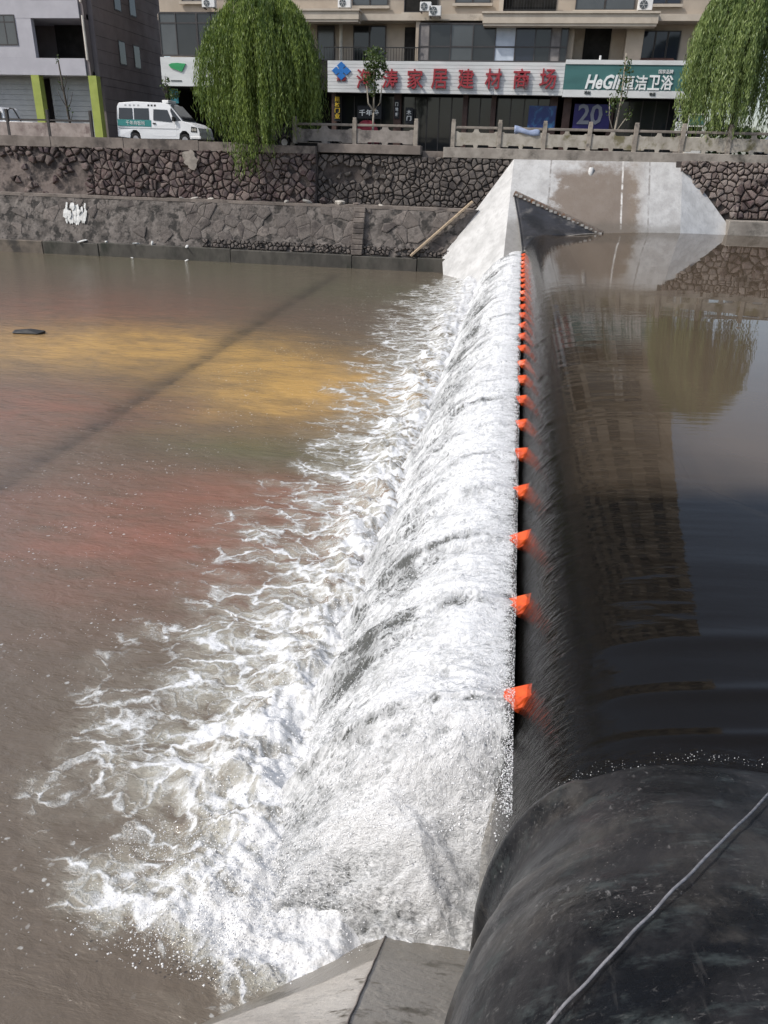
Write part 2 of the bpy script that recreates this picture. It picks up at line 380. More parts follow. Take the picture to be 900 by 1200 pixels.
def pool_mat():
    n = NT('pool_water'); dep = n.attr('depth'); fl = n.attr('flow'); co = n.attr('flowco', True)
    w = n.node('VectorMath', operation='SUBTRACT'); n.set(w.inputs[0], n.noise(co, 1.2, 3, .6, 0, True)); n.set(w.inputs[1], (.5, .5, .5))
    cw = n.vadd(co, n.vscale(w.outputs[0], (.35, .12, 0)))
    streak = n.noise(n.vscale(cw, (1.0, 7.5, 1)), 1.0, 4, .55)
    fine = n.noise(n.vscale(cw, (12, 26, 1)), 1.0, 4, .68, .8)
    calm = n.noise(n.vscale(co, (1.0, 1.9, 1)), 1.4, 3, .5)
    face = n.attr('face')
    h = n.math('ADD', n.math('MULTIPLY', n.math('MULTIPLY', streak, fl), .035), n.math('MULTIPLY', calm, .008))
    h = n.math('ADD', h, n.math('MULTIPLY', n.math('MULTIPLY', fine, face), .16))
    nb = n.bump(h, .10, .5)
    fr = n.node('Fresnel'); fr.inputs['IOR'].default_value = 1.333; n.set(fr.inputs['Normal'], nb)
    gl = n.node('BsdfGlossy'); n.set(gl.inputs['Roughness'], n.sm(face, 0, 1, .015, .03, 'LINEAR')); n.set(gl.inputs['Normal'], nb)
    tr = n.node('BsdfTransparent'); tr.inputs['Color'].default_value = (.80, .76, .70, 1)
    df = n.node('BsdfDiffuse'); n.set(df.inputs['Color'], n.mix(n.noise(co, .6, 4), (.108, .081, .055), (.082, .062, .043)))
    m1 = n.node('MixShader'); n.set(m1.inputs[0], dep); n.l.new(tr.outputs[0], m1.inputs[1]); n.l.new(df.outputs[0], m1.inputs[2])
    m2 = n.node('MixShader'); n.l.new(fr.outputs[0], m2.inputs[0]); n.l.new(m1.outputs[0], m2.inputs[1]); n.l.new(gl.outputs[0], m2.inputs[2])
    return n.done(m2.outputs[0])
M_POOL = pool_mat()
def foam_mat():
    n = NT('spray_foam'); return n.done(n.bsdf((.88, .89, .9), .35, None, .4))
M_SPRAY = foam_mat()
M_ROPE = mat('grey_rope', (.22, .22, .235), (.13, .13, .14), 30, .8, .6, bscale=90, bdist=.004)
M_BED = mat('river_bed_mud', (.12, .1, .07), None, .5, .95, .3)
M_ROAD = mat('road_asphalt', (.07, .068, .066), None, 3, .9, .3)
M_PAVE = mat('pavement_slabs', (.3, .28, .26), None, 3, .9, .3)

# ------------------------------------------------------------------ setting: ground
TAIL = -1.42; POOLZ = .83
tag(MB().box(-220, 220, -40, 2500, -3.4, -2.9).build('river_bed', M_BED), kind='structure')
tag(MB().box(-220, 220, 40.0, 49.0, 3.0, 3.86).build('road', M_ROAD), kind='structure')
tag(MB().box(-220, 220, 49.0, 2500, 3.0, 3.97).build('pavement', M_PAVE), kind='structure')

# ------------------------------------------------------------------ dam tube
XC, ZC, RT, RB, SE = 1.0, -.966, 1.15, 1.526, 2.6     # a flattened, steep-shouldered section
FIN_Y = [(5.24+1.5*i)*.8333 for i in range(24)]
def flare(Y):
    return 2.3*sstep(8.2, 6.2, Y)
def rise(Y):
    return .33*sstep(3.25, 2.86, Y)+.36*np.clip(2.9-Y, 0, 3)+.03*np.exp(-((Y-3.02)/.07)**2)
def tube_top(X):
    return ZC+RB*np.maximum(1-np.minimum(np.abs((X-XC)/RT), 1)**SE, 0)**(1/SE)
def swell(Y):
    return .035*sstep(3.16, 3.08, Y)-.035*sstep(3.02, 2.88, Y)+.23*sstep(2.9, 1.85, Y)
def make_tube():
    Ys = np.concatenate([np.linspace(.3, 3.6, 110), np.linspace(3.65, 36.6, 160)])
    th = np.linspace(math.radians(-60), math.radians(240), 260)
    Yg, T = np.meshgrid(Ys, th, indexing='ij')
    r = swell(Yg)
    # gentle rubber folds on the dry end
    dryw = sstep(3.15, 2.8, Yg)
    r = r+dryw*(.040*fbm(T*1.3+3, Yg*1.5, 4)+.014*fbm(T*4+8, Yg*3.2, 3)+.012*np.sin(Yg*9+1.5*np.sin(T*2))*sstep(2.35, 1.9, Yg))
    ct, st = np.cos(T), np.sin(T)
    crease = .016*np.exp(-((Yg-2.40-.06*np.sin(T*2.5))/.030)**2)*sstep(1.2, 1.9, T)+.012*np.exp(-((Yg-2.05-.05*np.sin(T*3+1))/.035)**2)
    r = r-crease
    X = XC+(RT+r+flare(Yg)*(ct > 0))*np.sign(ct)*np.abs(ct)**(2/SE); Z = ZC+(RB+r*.4)*np.sign(st)*np.abs(st)**(2/SE)+rise(Yg)
    # pinched lip where the dry end begins
    X = X-.05*np.exp(-((Yg-2.98)/.09)**2)*(np.cos(T) < -.55)
    P = np.stack([X, Yg, Z], -1)
    return P, sstep(3.16, 3.06, Yg+.06*fbm(X*3, Yg*3, 3))
dam = empty('rubber_dam', (1.13, 20, TAIL), 'long black inflated rubber dam across the river with a row of orange fins', 'dam')
P, dry = make_tube()
P -= np.array([1.13, 20, TAIL])
tb = link('rubber_tube', grid_mesh('rubber_tube', P, M_RUBBER, {'dry': dry}, flip=True), dam)
# orange fins: a scoop-shaped block each
def fin_mesh():
    V = [(-.12, -.025, .045), (-.012, -.05, .058), (.105, -.03, .125), (-.075, -.065, -.022), (.090, -.062, .045), (.008, -.035, -.115),
         (-.12, .065, .04), (.105, .065, .12), (.008, .05, -.11)]
    F = [(0, 3, 4, 2, 1), (3, 5, 4), (0, 6, 8, 5, 3), (2, 4, 5, 8, 7), (0, 1, 2, 7, 6), (6, 7, 8)]
    b = MB(); b.raw(V, F); return mkmesh('deflector_fin', b.V, b.F, M_ORANGE)
fm = fin_mesh()
fin_children = []
bs_ = MB(); bs_.tube([(.095, .03, .11), (.15, .07, .165), (.215, .12, .225)], [.010, .008, .005], 6); streak_m = mkmesh('splash_streak', bs_.V, bs_.F, M_BOLT, True)  # pale bar added in place of the water streak off each fin
for i, y in enumerate(FIN_Y):
    o = link('deflector_fin', fm, dam); o.location = (-1.105+.005*math.sin(i*2.1), y-20, -TAIL)
    o.rotation_euler = (R.uniform(-.12, .12), R.uniform(-.14, .14), R.uniform(-.2, .2)); o.scale = (1.30+R.uniform(-.08, .08), 1.16+R.uniform(-.1, .1), 1.10)
    fin_children.append(o)
    sp_ = link('splash_streak', streak_m, o)

# ------------------------------------------------------------------ pool (upstream water running over the crest)
def pool_water():
    rows = []
    D0, D1 = 2.75, 37.2
    k = np.linspace(1/(D0+1.6), 1/(D1+1.6), 560); Ys = 1/k-1.6
    s = np.linspace(0, 1, 260)
    Xs = np.where(s < .45, -.20+s/.45*1.35, 1.15+((s-.45)/.55)**2.6*70)
    Yg, Xg = np.meshgrid(Ys, Xs, indexing='ij')
    Xp = np.maximum(Xg, -.25)
    Pz = POOLZ-.55*np.exp(-Xp/.22)-.25*np.exp(-Xp/1.3)
    Xt = np.where(Xg > XC, XC+(Xg-XC)*RT/(RT+flare(Yg)), Xg)
    T = np.where(np.abs(Xt-XC) < RT, tube_top(Xt), -2.4)
    Z = np.where(Xg < 1.4, np.maximum(Pz, np.where(Xg < XC, T, -9)+.012), Pz)
    th = Z-T
    # small running ridges behind every fin and across the crest
    run = sstep(3.2, .6, Xg)*sstep(-.1, .5, Xg)
    for y in FIN_Y:
        Z += .006*np.exp(-((Yg-y)/.05)**2)*sstep(.75, .1, Xg)*sstep(-.1, .1, Xg)
    Z += run*.0035*fbm(Xg*.9, Yg*4.0, 3)*sstep(3, 5, Yg)*sstep(2.2, .8, Xg)
    for y0_, h_, w_ in ((4.30, .010, .10), (3.78, .012, .07), (3.42, .010, .05), (5.3, .005, .16)):
        Z += h_*np.exp(-((Yg-y0_-.05*np.sin(Xg*2.1+y0_))/w_)**2)*sstep(.15, .6, Xg)*sstep(3.2, 1.6, Xg)
    Z += .0016*fbm(Xg*.8, Yg*1.3, 3)*sstep(.9, 2.5, Xg)
    face = np.maximum(sstep(.55, .12, Xg), .9*np.exp(-((Yg-3.2)/.11)**2)*sstep(1.5, .8, Xg))
    Z += face*.004*fbm(Xg*14, Yg*22, 2)
    # drawn a little lower where it meets the far abutment
    Z -= .10*sstep(30, 36, Yg)*sstep(6, 2, Xg)*sstep(.6, 1.6, Xg)
    depth = (1-np.exp(-np.maximum(th-.012, 0)/.24))*sstep(.25, .75, Xg)
    depth = depth*(1-.93*sstep(7.2, 6.4, Yg+.12*fbm(Xg*2, Yg*2, 3))*sstep(4.4, 2.6, Xg))
    P = np.stack([Xg, Yg, Z], -1)
    me = grid_mesh('upstream_water', P, M_POOL, {'depth': depth, 'flow': sstep(4.2, 1.2, Xg)*1.0, 'face': face, 'flowco': np.stack([Xg, Yg, 0*Xg], -1)})
    return link('upstream_water', me)
tag(pool_water(), kind='structure')

# ------------------------------------------------------------------ falling water (nappe)
def fin_dist(Y):
    i = np.clip(np.round((Y/.8333-5.24)/1.5), 0, 23); return Y-(5.24+1.5*i)*.8333
def nappe_shape(S, Y):
    """S: horizontal run from the shoulder (0..2.1)"""
    d = fin_dist(Y)+.03*np.sin(Y*7.3)+.10*fbm(S*1.3, Y*1.7, 2)*sstep(.2, 1.2, S)
    hj = np.interp(Y, np.array(FIN_Y), np.random.RandomState(31).uniform(.6, 1.15, 24))
    ridge = hj*np.exp(-np.abs(d)/.15)*sstep(FIN_Y[0]-.5, FIN_Y[0]-.1, Y)
    zj = .03+.32*S-.56*S**2
    zs = -.03+.13*S-.55*S**2
    return zs+(zj-zs)*ridge, ridge, d
def falling():
    D0, D1 = 3.12, 36.3
    k = np.linspace(1/(D0+1.6), 1/(D1+1.6), 900); Ys = 1/k-1.6
    S = np.linspace(0, 2.25, 230)
    Yg, Sg = np.meshgrid(Ys, S, indexing='ij')
    Z, ridge, d = nappe_shape(Sg, Yg)
    X = -.085-Sg*(1+.0*Yg)
    amp = sstep(.02, .5, Sg)
    big = fbm(Sg*1.6, Yg*3.4, 5); sm_ = fbm(Sg*7, Yg*11, 4); rd = fbm(Sg*3.2+5, Yg*7.5, 4, True)
    amp = amp*(1-.75*sstep(4.7, 3.9, Yg))
    Z = Z+amp*(.07*big+.020*sm_+.045*(rd-.3))
    X = X+amp*.05*fbm(Sg*4+9, Yg*6, 3)
    # the near end folds over in a heap of foam on the abutment slope
    near = sstep(4.25, 3.35, Yg)
    Yn = Yg+.16*big+.05*sm_
    plane = np.maximum(-1.62+.973*(3.64-Yg-.85*np.maximum(0, Sg-.72)), TAIL-.14)
    pile = plane-.06+(.16+.20*np.exp(-((Sg-.75)/.45)**2)+.07*big+.025*sm_)*sstep(3.30, 3.62, Yn)
    pile = np.where(Sg > .75, pile-.05*sstep(.75, 1.0, Sg), pile)
    wn_ = sstep(3.38, 4.30, Yg+.06*big)
    ring = np.sqrt(((Sg-.95-.15*big)/1.0)**2+((Yg-3.52)/.62)**2); roll = np.exp(-((ring-.52-.08*big)/.13)**2)*sstep(3.4, 3.6, Yg)*sstep(4.3, 4.0, Yg)
    pile = pile+.14*roll
    Z = pile*(1-wn_)+Z*wn_
    Zt = TAIL-.10
    Z = np.where(Z < Zt, Zt+.12*np.clip(Z-Zt, -1, 0), Z)
    # how foamy
    gi = np.clip(np.round((Yg/.8333-5.24)/1.5), 0, 23).astype(int); g1 = np.random.RandomState(21).uniform(.06, .42, 24)[gi]; g2 = np.random.RandomState(22).uniform(.09, .26, 24)[gi]; g3 = np.random.RandomState(23).uniform(1.2, 2.1, 24)[gi]
    f = .98-.22*sstep(.75, 1.35, Sg)+.18*sstep(1.5, 1.8, Sg)
    f -= g1*np.exp(-((d+.05+g2)/(g2*.9))**2)*sstep(.35, .9, Sg)*sstep(g3, g3-.6, Sg)+.13*sstep(-.1, .35, fbm(Sg*.9+40, Yg*.8, 4))*sstep(.5, 1.1, Sg)     # gaps and painted underside shade below every jet
    f -= np.random.RandomState(24).uniform(.22, .55, 24)[gi]*np.exp(-((d+.05)/(.022+.02*Sg))**2)*sstep(.10, .3, Sg)*sstep(1.8, .7, Sg)*sstep(-.45, .15, fbm(Sg*3.5, Yg*1.1+gi*7.7, 3))
    f += .25*big+.18*(rd-.3)
    f -= 1.0*np.exp(-Sg/np.clip(.030+.06*fbm(Yg*6, Sg*2, 4)+.05*fbm(Yg*30, Sg*8, 3), .012, .2))
    f = f+.32*roll-.12*near*sstep(.5, .3, ring)-.03*near-.05*near*sstep(.45, 1.1, Sg)+.3*sm_*near-1.1*sstep(3.40, 3.24, Yn)
    P = np.stack([X, Yg, Z], -1)
    me = grid_mesh('falling_water', P, M_NAPPE, {'foam': f, 'flowco': np.stack([Sg, Yg, Z*near], -1)}, flip=True)
    return link('falling_water', me)
tag(falling(), kind='structure')

# ------------------------------------------------------------------ tail water
YD = [2.0, 2.85, 3.1, 3.3, 3.8, 4.1, 4.64, 6.5, 9, 11.5, 14.8, 19, 31, 36, 38]
XD = [.5, -.8, -2.2, -2.76, -2.35, -2.55, -2.9, -2.74, -2.5, -2.6, -2.65, -2.7, -3.2, -2.9, -2.6]
YL = [2.0, 2.75, 3.3, 4.3, 5.56, 6.9, 9.1, 13.3, 18.7, 24, 30, 35, 38]
XL = [-.6, -2.3, -3.35, -4.05, -4.45, -4.25, -4.3, -4.4, -4.6, -5.0, -5.0, -4.4, -3.0]
def tail_water():
    D0, D1 = .9, 37.75
    k = np.linspace(1/(D0+1.6), 1/(D1+1.6), 680); Ys = 1/k-1.6
    s = np.concatenate([np.linspace(0, 1, 470), [1.15, 1.5, 2.5, 5, 12]])
    Yg, Sg = np.meshgrid(Ys, s, indexing='ij')
    Xw = 3.6+.72*Yg
    X = -.9-(Sg**1.25)*Xw
    xd = np.interp(Yg, YD, XD); xl = np.interp(Yg, YL, XL)
    w = .62*fbm(X*.55, Yg*1.25, 5)+.28*fbm(X*1.8+4, Yg*2.6, 4)
    xx = X+w*(.55+.45*sstep(3, 8, Yg))
    t1 = np.clip((xx-xl)/(xd-xl), -3, 4)
    den = np.where(t1 > 0, .15+.36*np.clip(t1, 0, 1)**1.3+.52*np.clip(t1-1, 0, 1), .15*np.exp(t1*2.4))
    # eddies and tongues
    ed = fbm(X*1.1+20, Yg*1.9, 4)
    den = den+.30*ed*sstep(-.3, .4, t1)*sstep(2.2, .9, t1)
    den = np.clip(den, 0, 1.15)*sstep(37.4, 35.8, Yg)
    Z = TAIL+.018*fbm(X*.9, Yg*1.6, 4)*sstep(40, 5, Yg)+.012*fbm(X*3, Yg*5, 3)*sstep(-1.5, .5, t1)
    toe = -1.95-.1*sstep(5, 30, Yg)
    mound = .17*np.exp(-((xx-toe+.15)/.42)**2)*sstep(3.0, 4.2, Yg)
    big = fbm(X*2.4, Yg*3.2, 5); sm_ = fbm(X*8, Yg*9, 4); rd = fbm(X*3.4, Yg*4.6, 4, True)
    nearcut = 1-sstep(3.9, 3.5, Yg+.25*w)*sstep(-1.15, -.92, X)
    fw = sstep(.25, .9, den)*nearcut; mound = mound*nearcut; Z = Z-.10*(1-nearcut)
    Z = Z+mound*(1+.9*big)+fw*(.075*big+.030*sm_+.035*(rd-.3))*sstep(2.2, 3.2, Yg)
    bub = np.clip(.9*sstep(4.6, 3.2, Yg)+sstep(-9.5, -4.0, X)+.35*sstep(-3, -10, X)*sstep(20, 8, Yg), 0, 1)
    # murky colours: silt clouds and the bed showing through
    def G(cx, cy, sx, sy, rot=0): 
        dx = X-cx+.9*w*sx*.55; dy = Yg-cy+.6*w*sy*.5
        c, s_ = math.cos(rot), math.sin(rot)
        return np.exp(-(((dx*c+dy*s_)/sx)**2+((-dx*s_+dy*c)/sy)**2))
    base = np.array([.132, .106, .080]); ochre = np.array([.50, .31, .11]); red = np.array([.25, .120, .086]); grn = np.array([.115, .110, .070]); dark = np.array([.05, .044, .036])
    def px(x, y):
        dd = CR*(x-450)/FPX-CU*(y-600)/FPX+CF; q = CAM_P+dd*((TAIL-CAM_P[2])/dd[2]); return q[0], q[1]
    col = np.ones(X.shape+(3,))*base; brk = fbm(X*.7+11, Yg*1.9, 5)+.5*fbm(X*2.5, Yg*6, 3)
    def lay(c, m): 
        nonlocal col
        m = np.clip(m*(1.0+.85*brk), 0, 1)[..., None]; col = col*(1-m)+c*m
    a = px(80, 365); lay(red, .55*G(a[0], a[1], 6, 4.5)); 
    a = px(180, 620); lay(red, .75*G(a[0], a[1], 3.2, 1.9)); a = px(330, 580); lay(red, .7*G(a[0], a[1], 1.8, .9))
    a = px(40, 480); lay(red, .6*G(a[0], a[1], 3.5, 2.2))
    a = px(330, 530); lay(grn, .85*G(a[0], a[1], 3.0, .9)); a = px(420, 340); lay(grn, .8*G(a[0], a[1], 4.5, 3.0)); a = px(180, 310); lay(grn, .7*G(a[0], a[1], 10, 4))
    a = px(365, 455); lay(ochre, 1.0*G(a[0], a[1], 2.4, 2.4)); a = px(290, 425); lay(ochre, .7*G(a[0], a[1], 2.0, 1.8)); a = px(150, 405); lay(ochre, .85*G(a[0], a[1], 4.6, 2.6))
    a = px(30, 405); lay(ochre, .45*G(a[0], a[1], 3.2, 1.6)); a = px(470, 470); lay(ochre, .5*G(a[0], a[1], 1.0, 1.2))
    a = px(500, 590); lay(ochre*.8, .35*G(a[0], a[1], 1.0, 1.5))
    # sunken sill showing as a dark band
    A, B = np.array(px(400, 320)), np.array(px(-40, 600)); t = (B-A)/np.linalg.norm(B-A); nrm = np.array([-t[1], t[0]])
    dl = (X-A[0])*nrm[0]+(Yg-A[1])*nrm[1]+.16*w; al = (X-A[0])*t[0]+(Yg-A[1])*t[1]
    band = (.75*np.exp(-(np.maximum(dl, 0)/.12)**2-(np.minimum(dl, 0)/.42)**2)+.25*np.exp(-(dl/.6)**2))*sstep(-.5, 1.5, al)
    lay(dark, .75*band*(.75+.5*ed))
    lay(base*.8, .30*sstep(.1, .6, fbm(X*.5+3, Yg*.9, 5)))
    P = np.stack([X, Yg, Z], -1)
    me = grid_mesh('river_water', P, M_TAIL, {'foam': den, 'bub': bub, 'murk': col, 'flowco': np.stack([X, Yg, 0*X], -1)}, flip=True)
    return link('river_water', me)
tag(tail_water(), kind='structure')

# ------------------------------------------------------------------ abutments
def lerp(a, b, t): return np.array(a, float)*(1-t)+np.array(b, float)*t
def sheet(mbv, A, B, C, D, nu, nv, amp=.0):
    """bilinear patch A(u0v0) B(u1v0) C(u1v1) D(u0v1) with a little unevenness"""
    V = []; F = []
    n = np.cross(np.array(B)-np.array(A), np.array(D)-np.array(A)); n = n/np.linalg.norm(n)
    for j in range(nv+1):
        for i in range(nu+1):
            u, v = i/nu, j/nv
            p = lerp(lerp(A, B, u), lerp(D, C, u), v)
            if 0 < i < nu and 0 < j < nv: p = p+n*amp*float(perlin(np.array(p[0]*1.3+p[1]), np.array(p[2]*1.3+p[1]*.7)))
            V.append(p)
    for j in range(nv):
        for i in range(nu):
            a = j*(nu+1)+i; F.append((a, a+1, a+nu+2, a+nu+1))
    return mbv.raw(V, F)
fa = empty('far_abutment', (3, 38, TAIL), 'pale concrete abutment with stained sloping face where the dam meets the far bank', 'abutment')
off = (3, 38, TAIL)
ZTOP = 3.64
E0 = (-.86, 33.0, -1.6); T0 = (-.84, 39.6, ZTOP); T1 = (6.78, 39.6, ZTOP+.06); E1 = (6.75, 35.0, -1.6)
b = MB(off); sheet(b, E0, E1, T1, T0, 24, 16, .03); b.build('sloping_face', M_CONC_FAR, fa, True)
L = np.array(at(518, 299, 38.0)); W2 = np.array([-3.62, 36.95, -1.55])
b = MB(off); sheet(b, W2, E0, T0, L, 14, 14, .02); b.build('downstream_wing', M_CONC_WING, fa, True)
Rf = np.array(at(862, 276, 38.6)); Rl = np.array([9.6, 37.6, -1.6])
b = MB(off); sheet(b, E1, Rl, Rf, T1, 10, 14, .02); b.build('upstream_wing', M_CONC_WING, fa, True)
p0 = at(692, 203, 39.0)
b = MB(off); b.tube([(p0[0], 39.0, p0[2]-.22), (p0[0]+.02, 39.12, p0[2]+.22)], [.13, .11], 12); b.tube([(p0[0], 39.05, p0[2]+.1), (p0[0], 39.5, p0[2]+.1)], .07, 8)
b.build('drain_pipe', M_CONC_WING, fa, True)
# dam end clamped up the abutment: dark triangular flap with a bolted rail
def yface(X, z):
    t = (z+1.6)/(ZTOP+1.6); u = (X+.86)/7.6
    return (33.0+2.0*u)*(1-t)+39.6*t
dloc = np.array([1.13, 20, TAIL])
A = np.array([-.66, 0, 2.2]); Bp = np.array([3.35, 0, .70])
def flap():
    V = []; F = []; nu, nv = 22, 12
    for i in range(nu+1):
        u = i/nu
        top = lerp(A, Bp, u); top[1] = yface(top[0], top[2])-.07
        bx = -.02+3.37*u**1.15; bz = float(tube_top(np.array(min(bx, 1.13))))+.02 if bx < 1.13 else .66+.02*u
        if u > .97: bz = .70
        bot = np.array([bx, yface(bx, bz)-.95*(1-u)**.6-.07, bz])
        for j in range(nv+1):
            v = j/nv; p = lerp(top, bot, v)
            sag = math.sin(v*math.pi)*(.22*(1-u)+.05)
            p = p+np.array([.05*math.sin(9*u+3*v)*math.sin(v*math.pi), sag*.75, -sag*.35])
            V.append(p)
    for i in range(nu):
        for j in range(nv):
            a = i*(nv+1)+j; F.append((a, a+1, a+nv+2, a+nv+1))
    bb = MB(dloc); bb.raw(V, F); o = bb.build('end_flap', M_FLAP, dam, True)
    m = o.modifiers.new('thick', 'SOLIDIFY'); m.thickness = .03
    # hanging left hem
    V = [V[j] for j in range(nv+1)]
    bb = MB(dloc); bb.tube(V, .035, 6); bb.build('flap_hem', M_FLAP, dam, True)
    bb = MB(dloc); bb.tube([lerp(np.array([-.02, yface(0, .05)-1.02, .06]), Bp+np.array([0, yface(3.35, .7)-.1, .0]), t)+np.array([0, -.15*math.sin(math.pi*t), .25*math.sin(math.pi*t)**.8]) for t in np.linspace(0, 1, 20)], .028, 6)
    bb.build('painted_water_edge', M_KERB, dam, True)  # added pale tube standing in for the water's edge reflection below the flap
flap()
a3 = A.copy(); a3[1] = yface(A[0], A[2])-.10; b3 = Bp.copy(); b3[1] = yface(Bp[0], Bp[2])-.10
rail = MB(dloc).bar(a3, b3, .16, .26).build('clamp_rail', M_STEEL, dam, bevel=.02)
for i in range(20):
    t = (i+.5)/20; p = lerp(a3, b3, t)+np.array([0, -.10, .02*math.sin(i*2.3)])
    bb = MB(dloc); s_ = .055+.02*math.sin(i*1.7); bb.box(p[0]-s_, p[0]+s_, p[1]-.04, p[1]+.03, p[2]-s_*.7, p[2]+s_*.7)
    o = bb.build('bolt', M_BOLT); o.parent = rail
# near abutment at the photographer's feet
na = empty('near_abutment', (-1, 2, TAIL), 'near concrete abutment slope, half wet, below the dry dam end', 'abutment')
off = (-1, 2, TAIL)
Eb = np.array([-.80, 3.64, -1.62]); Et = np.array([-.72, -.1, 2.02])
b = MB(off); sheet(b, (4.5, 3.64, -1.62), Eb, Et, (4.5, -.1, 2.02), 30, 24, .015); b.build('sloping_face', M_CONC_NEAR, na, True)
Wl = np.array([-2.9, 1.95, -1.62]); Wt = np.array([-3.0, -.1, 2.02])
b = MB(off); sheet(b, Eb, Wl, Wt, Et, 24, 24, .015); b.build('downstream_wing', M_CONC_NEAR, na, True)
MB().box(-30, 30, -14, -.1, -3, 1.86).build('near_bank', M_PAVE)['kind'] = 'structure'
b = MB(off); g = [lerp(Eb, Et, t)+np.array([0, 0, .004]) for t in np.linspace(0, 1, 30)]
b.tube([p+np.array([.006*math.sin(i*3.1), 0, 0]) for i, p in enumerate(g)], .006, 5); b.build('edge_joint', M_KERB_D, na)

# ------------------------------------------------------------------ stone walls
def clip_poly(poly, nx, ny, d):
    out = []
    for i in range(len(poly)):
        p, q = poly[i], poly[(i+1) % len(poly)]
        a = p[0]*nx+p[1]*ny-d; c = q[0]*nx+q[1]*ny-d
        if a <= 0: out.append(p)
        if (a < 0 < c) or (c < 0 < a):
            t = a/(a-c); out.append((p[0]+(q[0]-p[0])*t, p[1]+(q[1]-p[1])*t))
    return out
def voronoi_cells(w, h, size, jit=.45, seed=1, aspect=1.25):
    rr = np.random.RandomState(seed); sx = size*aspect; sy = size
    nx, ny = max(1, int(round(w/sx))), max(1, int(round(h/sy))); P = []
    for j in range(-1, ny+1):
        for i in range(-1, nx+1):
            P.append(((i+.5+(.5 if j % 2 else 0)+rr.uniform(-jit, jit))*w/nx, (j+.5+rr.uniform(-jit, jit))*h/ny))
    ex = rr.uniform(-.02, 1.02, (int(len(P)*.32), 2))*np.array([w, h]); P = np.concatenate([np.array(P), ex]); cells = []
    for p in P:
        poly = [(0, 0), (w, 0), (w, h), (0, h)]
        dd = ((P-p)**2).sum(1); idx = np.argsort(dd)[1:18]
        for k in idx:
            q = P[k]; n = q-p; m = (p+q)/2
            poly = clip_poly(poly, n[0], n[1], n@m)
            if len(poly) < 3: break
        if len(poly) >= 3:
            a = np.array(poly); ar = .5*abs(np.dot(a[:, 0], np.roll(a[:, 1], -1))-np.dot(a[:, 1], np.roll(a[:, 0], -1)))
            if ar > .07*sx*sy: cells.append(a)
    return cells
def lay_stones(parent, off, O, U, Vv, w, h, size, depth, joint, m, seed, keep=None, aspect=1.25, jit=.42, flat=False):
    """stones set into a wall face: O origin, U and Vv unit axes along and up the face"""
    O = np.array(O, float); U = np.array(U, float); Vv = np.array(Vv, float); N = np.cross(U, Vv); N /= np.linalg.norm(N)
    rr = np.random.RandomState(seed+50); cnt = 0
    for poly in voronoi_cells(w, h, size, jit, seed, aspect):
        c = poly.mean(0)
        if keep is not None and not keep(c[0], c[1], rr): continue
        # remove tiny edges
        pts = [poly[0]]
        for q in poly[1:]:
            if np.linalg.norm(q-pts[-1]) > .05*size+.02: pts.append(q)
        pts = np.array(pts)
        if len(pts) < 3: continue
        n = len(pts); dp = depth*rr.uniform(.55, 1.35); tilt = rr.uniform(-.35, .35, 2)*(.25 if flat else 1)
        def ring(inset, d, rnd):
            out = []
            for q in pts:
                r = q-c; L_ = np.linalg.norm(r); r2 = r*max(.2, (L_-inset)/L_)*(1+rr.uniform(-rnd, rnd))
                out.append(O+U*(c+r2)[0]+Vv*(c+r2)[1]+N*(d+dp*(tilt[0]*r2[0]+tilt[1]*r2[1])/size*.8))
            return out
        V = ring(joint, -.05, 0)+ring(joint*1.15, dp*.55, .02)+ring(joint+size*.14, dp, .05)
        V.append(O+U*c[0]+Vv*c[1]+N*(dp*(1.0 if flat else 1.12)))
        F = []
        for k in range(n):
            k2 = (k+1) % n
            F += [(k, k2, n+k2, n+k), (n+k, n+k2, 2*n+k2, 2*n+k), (2*n+k, 2*n+k2, 3*n)]
        bb = MB(off); bb.raw(V, F); bb.build('stone', m, parent); cnt += 1
    return cnt
def wallbody(name, off, mat_, parent, Y0, z0, Y1, z1, X0, X1, back):
    b = MB(off); N = 60
    sheet(b, (X0, Y0, z0), (X1, Y0, z0), (X1, Y1, z1), (X0, Y1, z1), N, 8, .05)
    b.raw([(X0, Y0, z0), (X0, Y1, z1), (X0, back, z1), (X0, back, z0)], [(0, 1, 2, 3)])
    b.raw([(X1, Y0, z0), (X1, Y1, z1), (X1, back, z1), (X1, back, z0)], [(3, 2, 1, 0)])
    b.raw([(X0, Y1, z1), (X1, Y1, z1), (X1, back, z1), (X0, back, z1)], [(0, 1, 2, 3)])
    return b.build(name, mat_, parent)
LEDGE = 1.39
# left part of the upper wall
XL0, XL1 = -46.0, -10.35
w1 = empty('upper_stone_wall', (XL1, 39.1, LEDGE), 'upper left rubble stone retaining wall under the concrete coping and white van', 'wall')
off1 = (XL1, 39.1, LEDGE)
wallbody('wall_core', off1, M_MORTAR_SM, w1, 39.08, LEDGE-.1, 39.32, 3.62, XL0, XL1, 40.6)
uv = np.array([0, .24, 2.3]); uv /= np.linalg.norm(uv)
Xs0 = -22.0
lay_stones(w1, off1, (Xs0, 39.07, LEDGE), (1, 0, 0), uv, XL1-Xs0, 2.28, .325, .16, .016, M_STONE, 3, lambda u, v, r: r.rand() < .94, 1.3, .6)
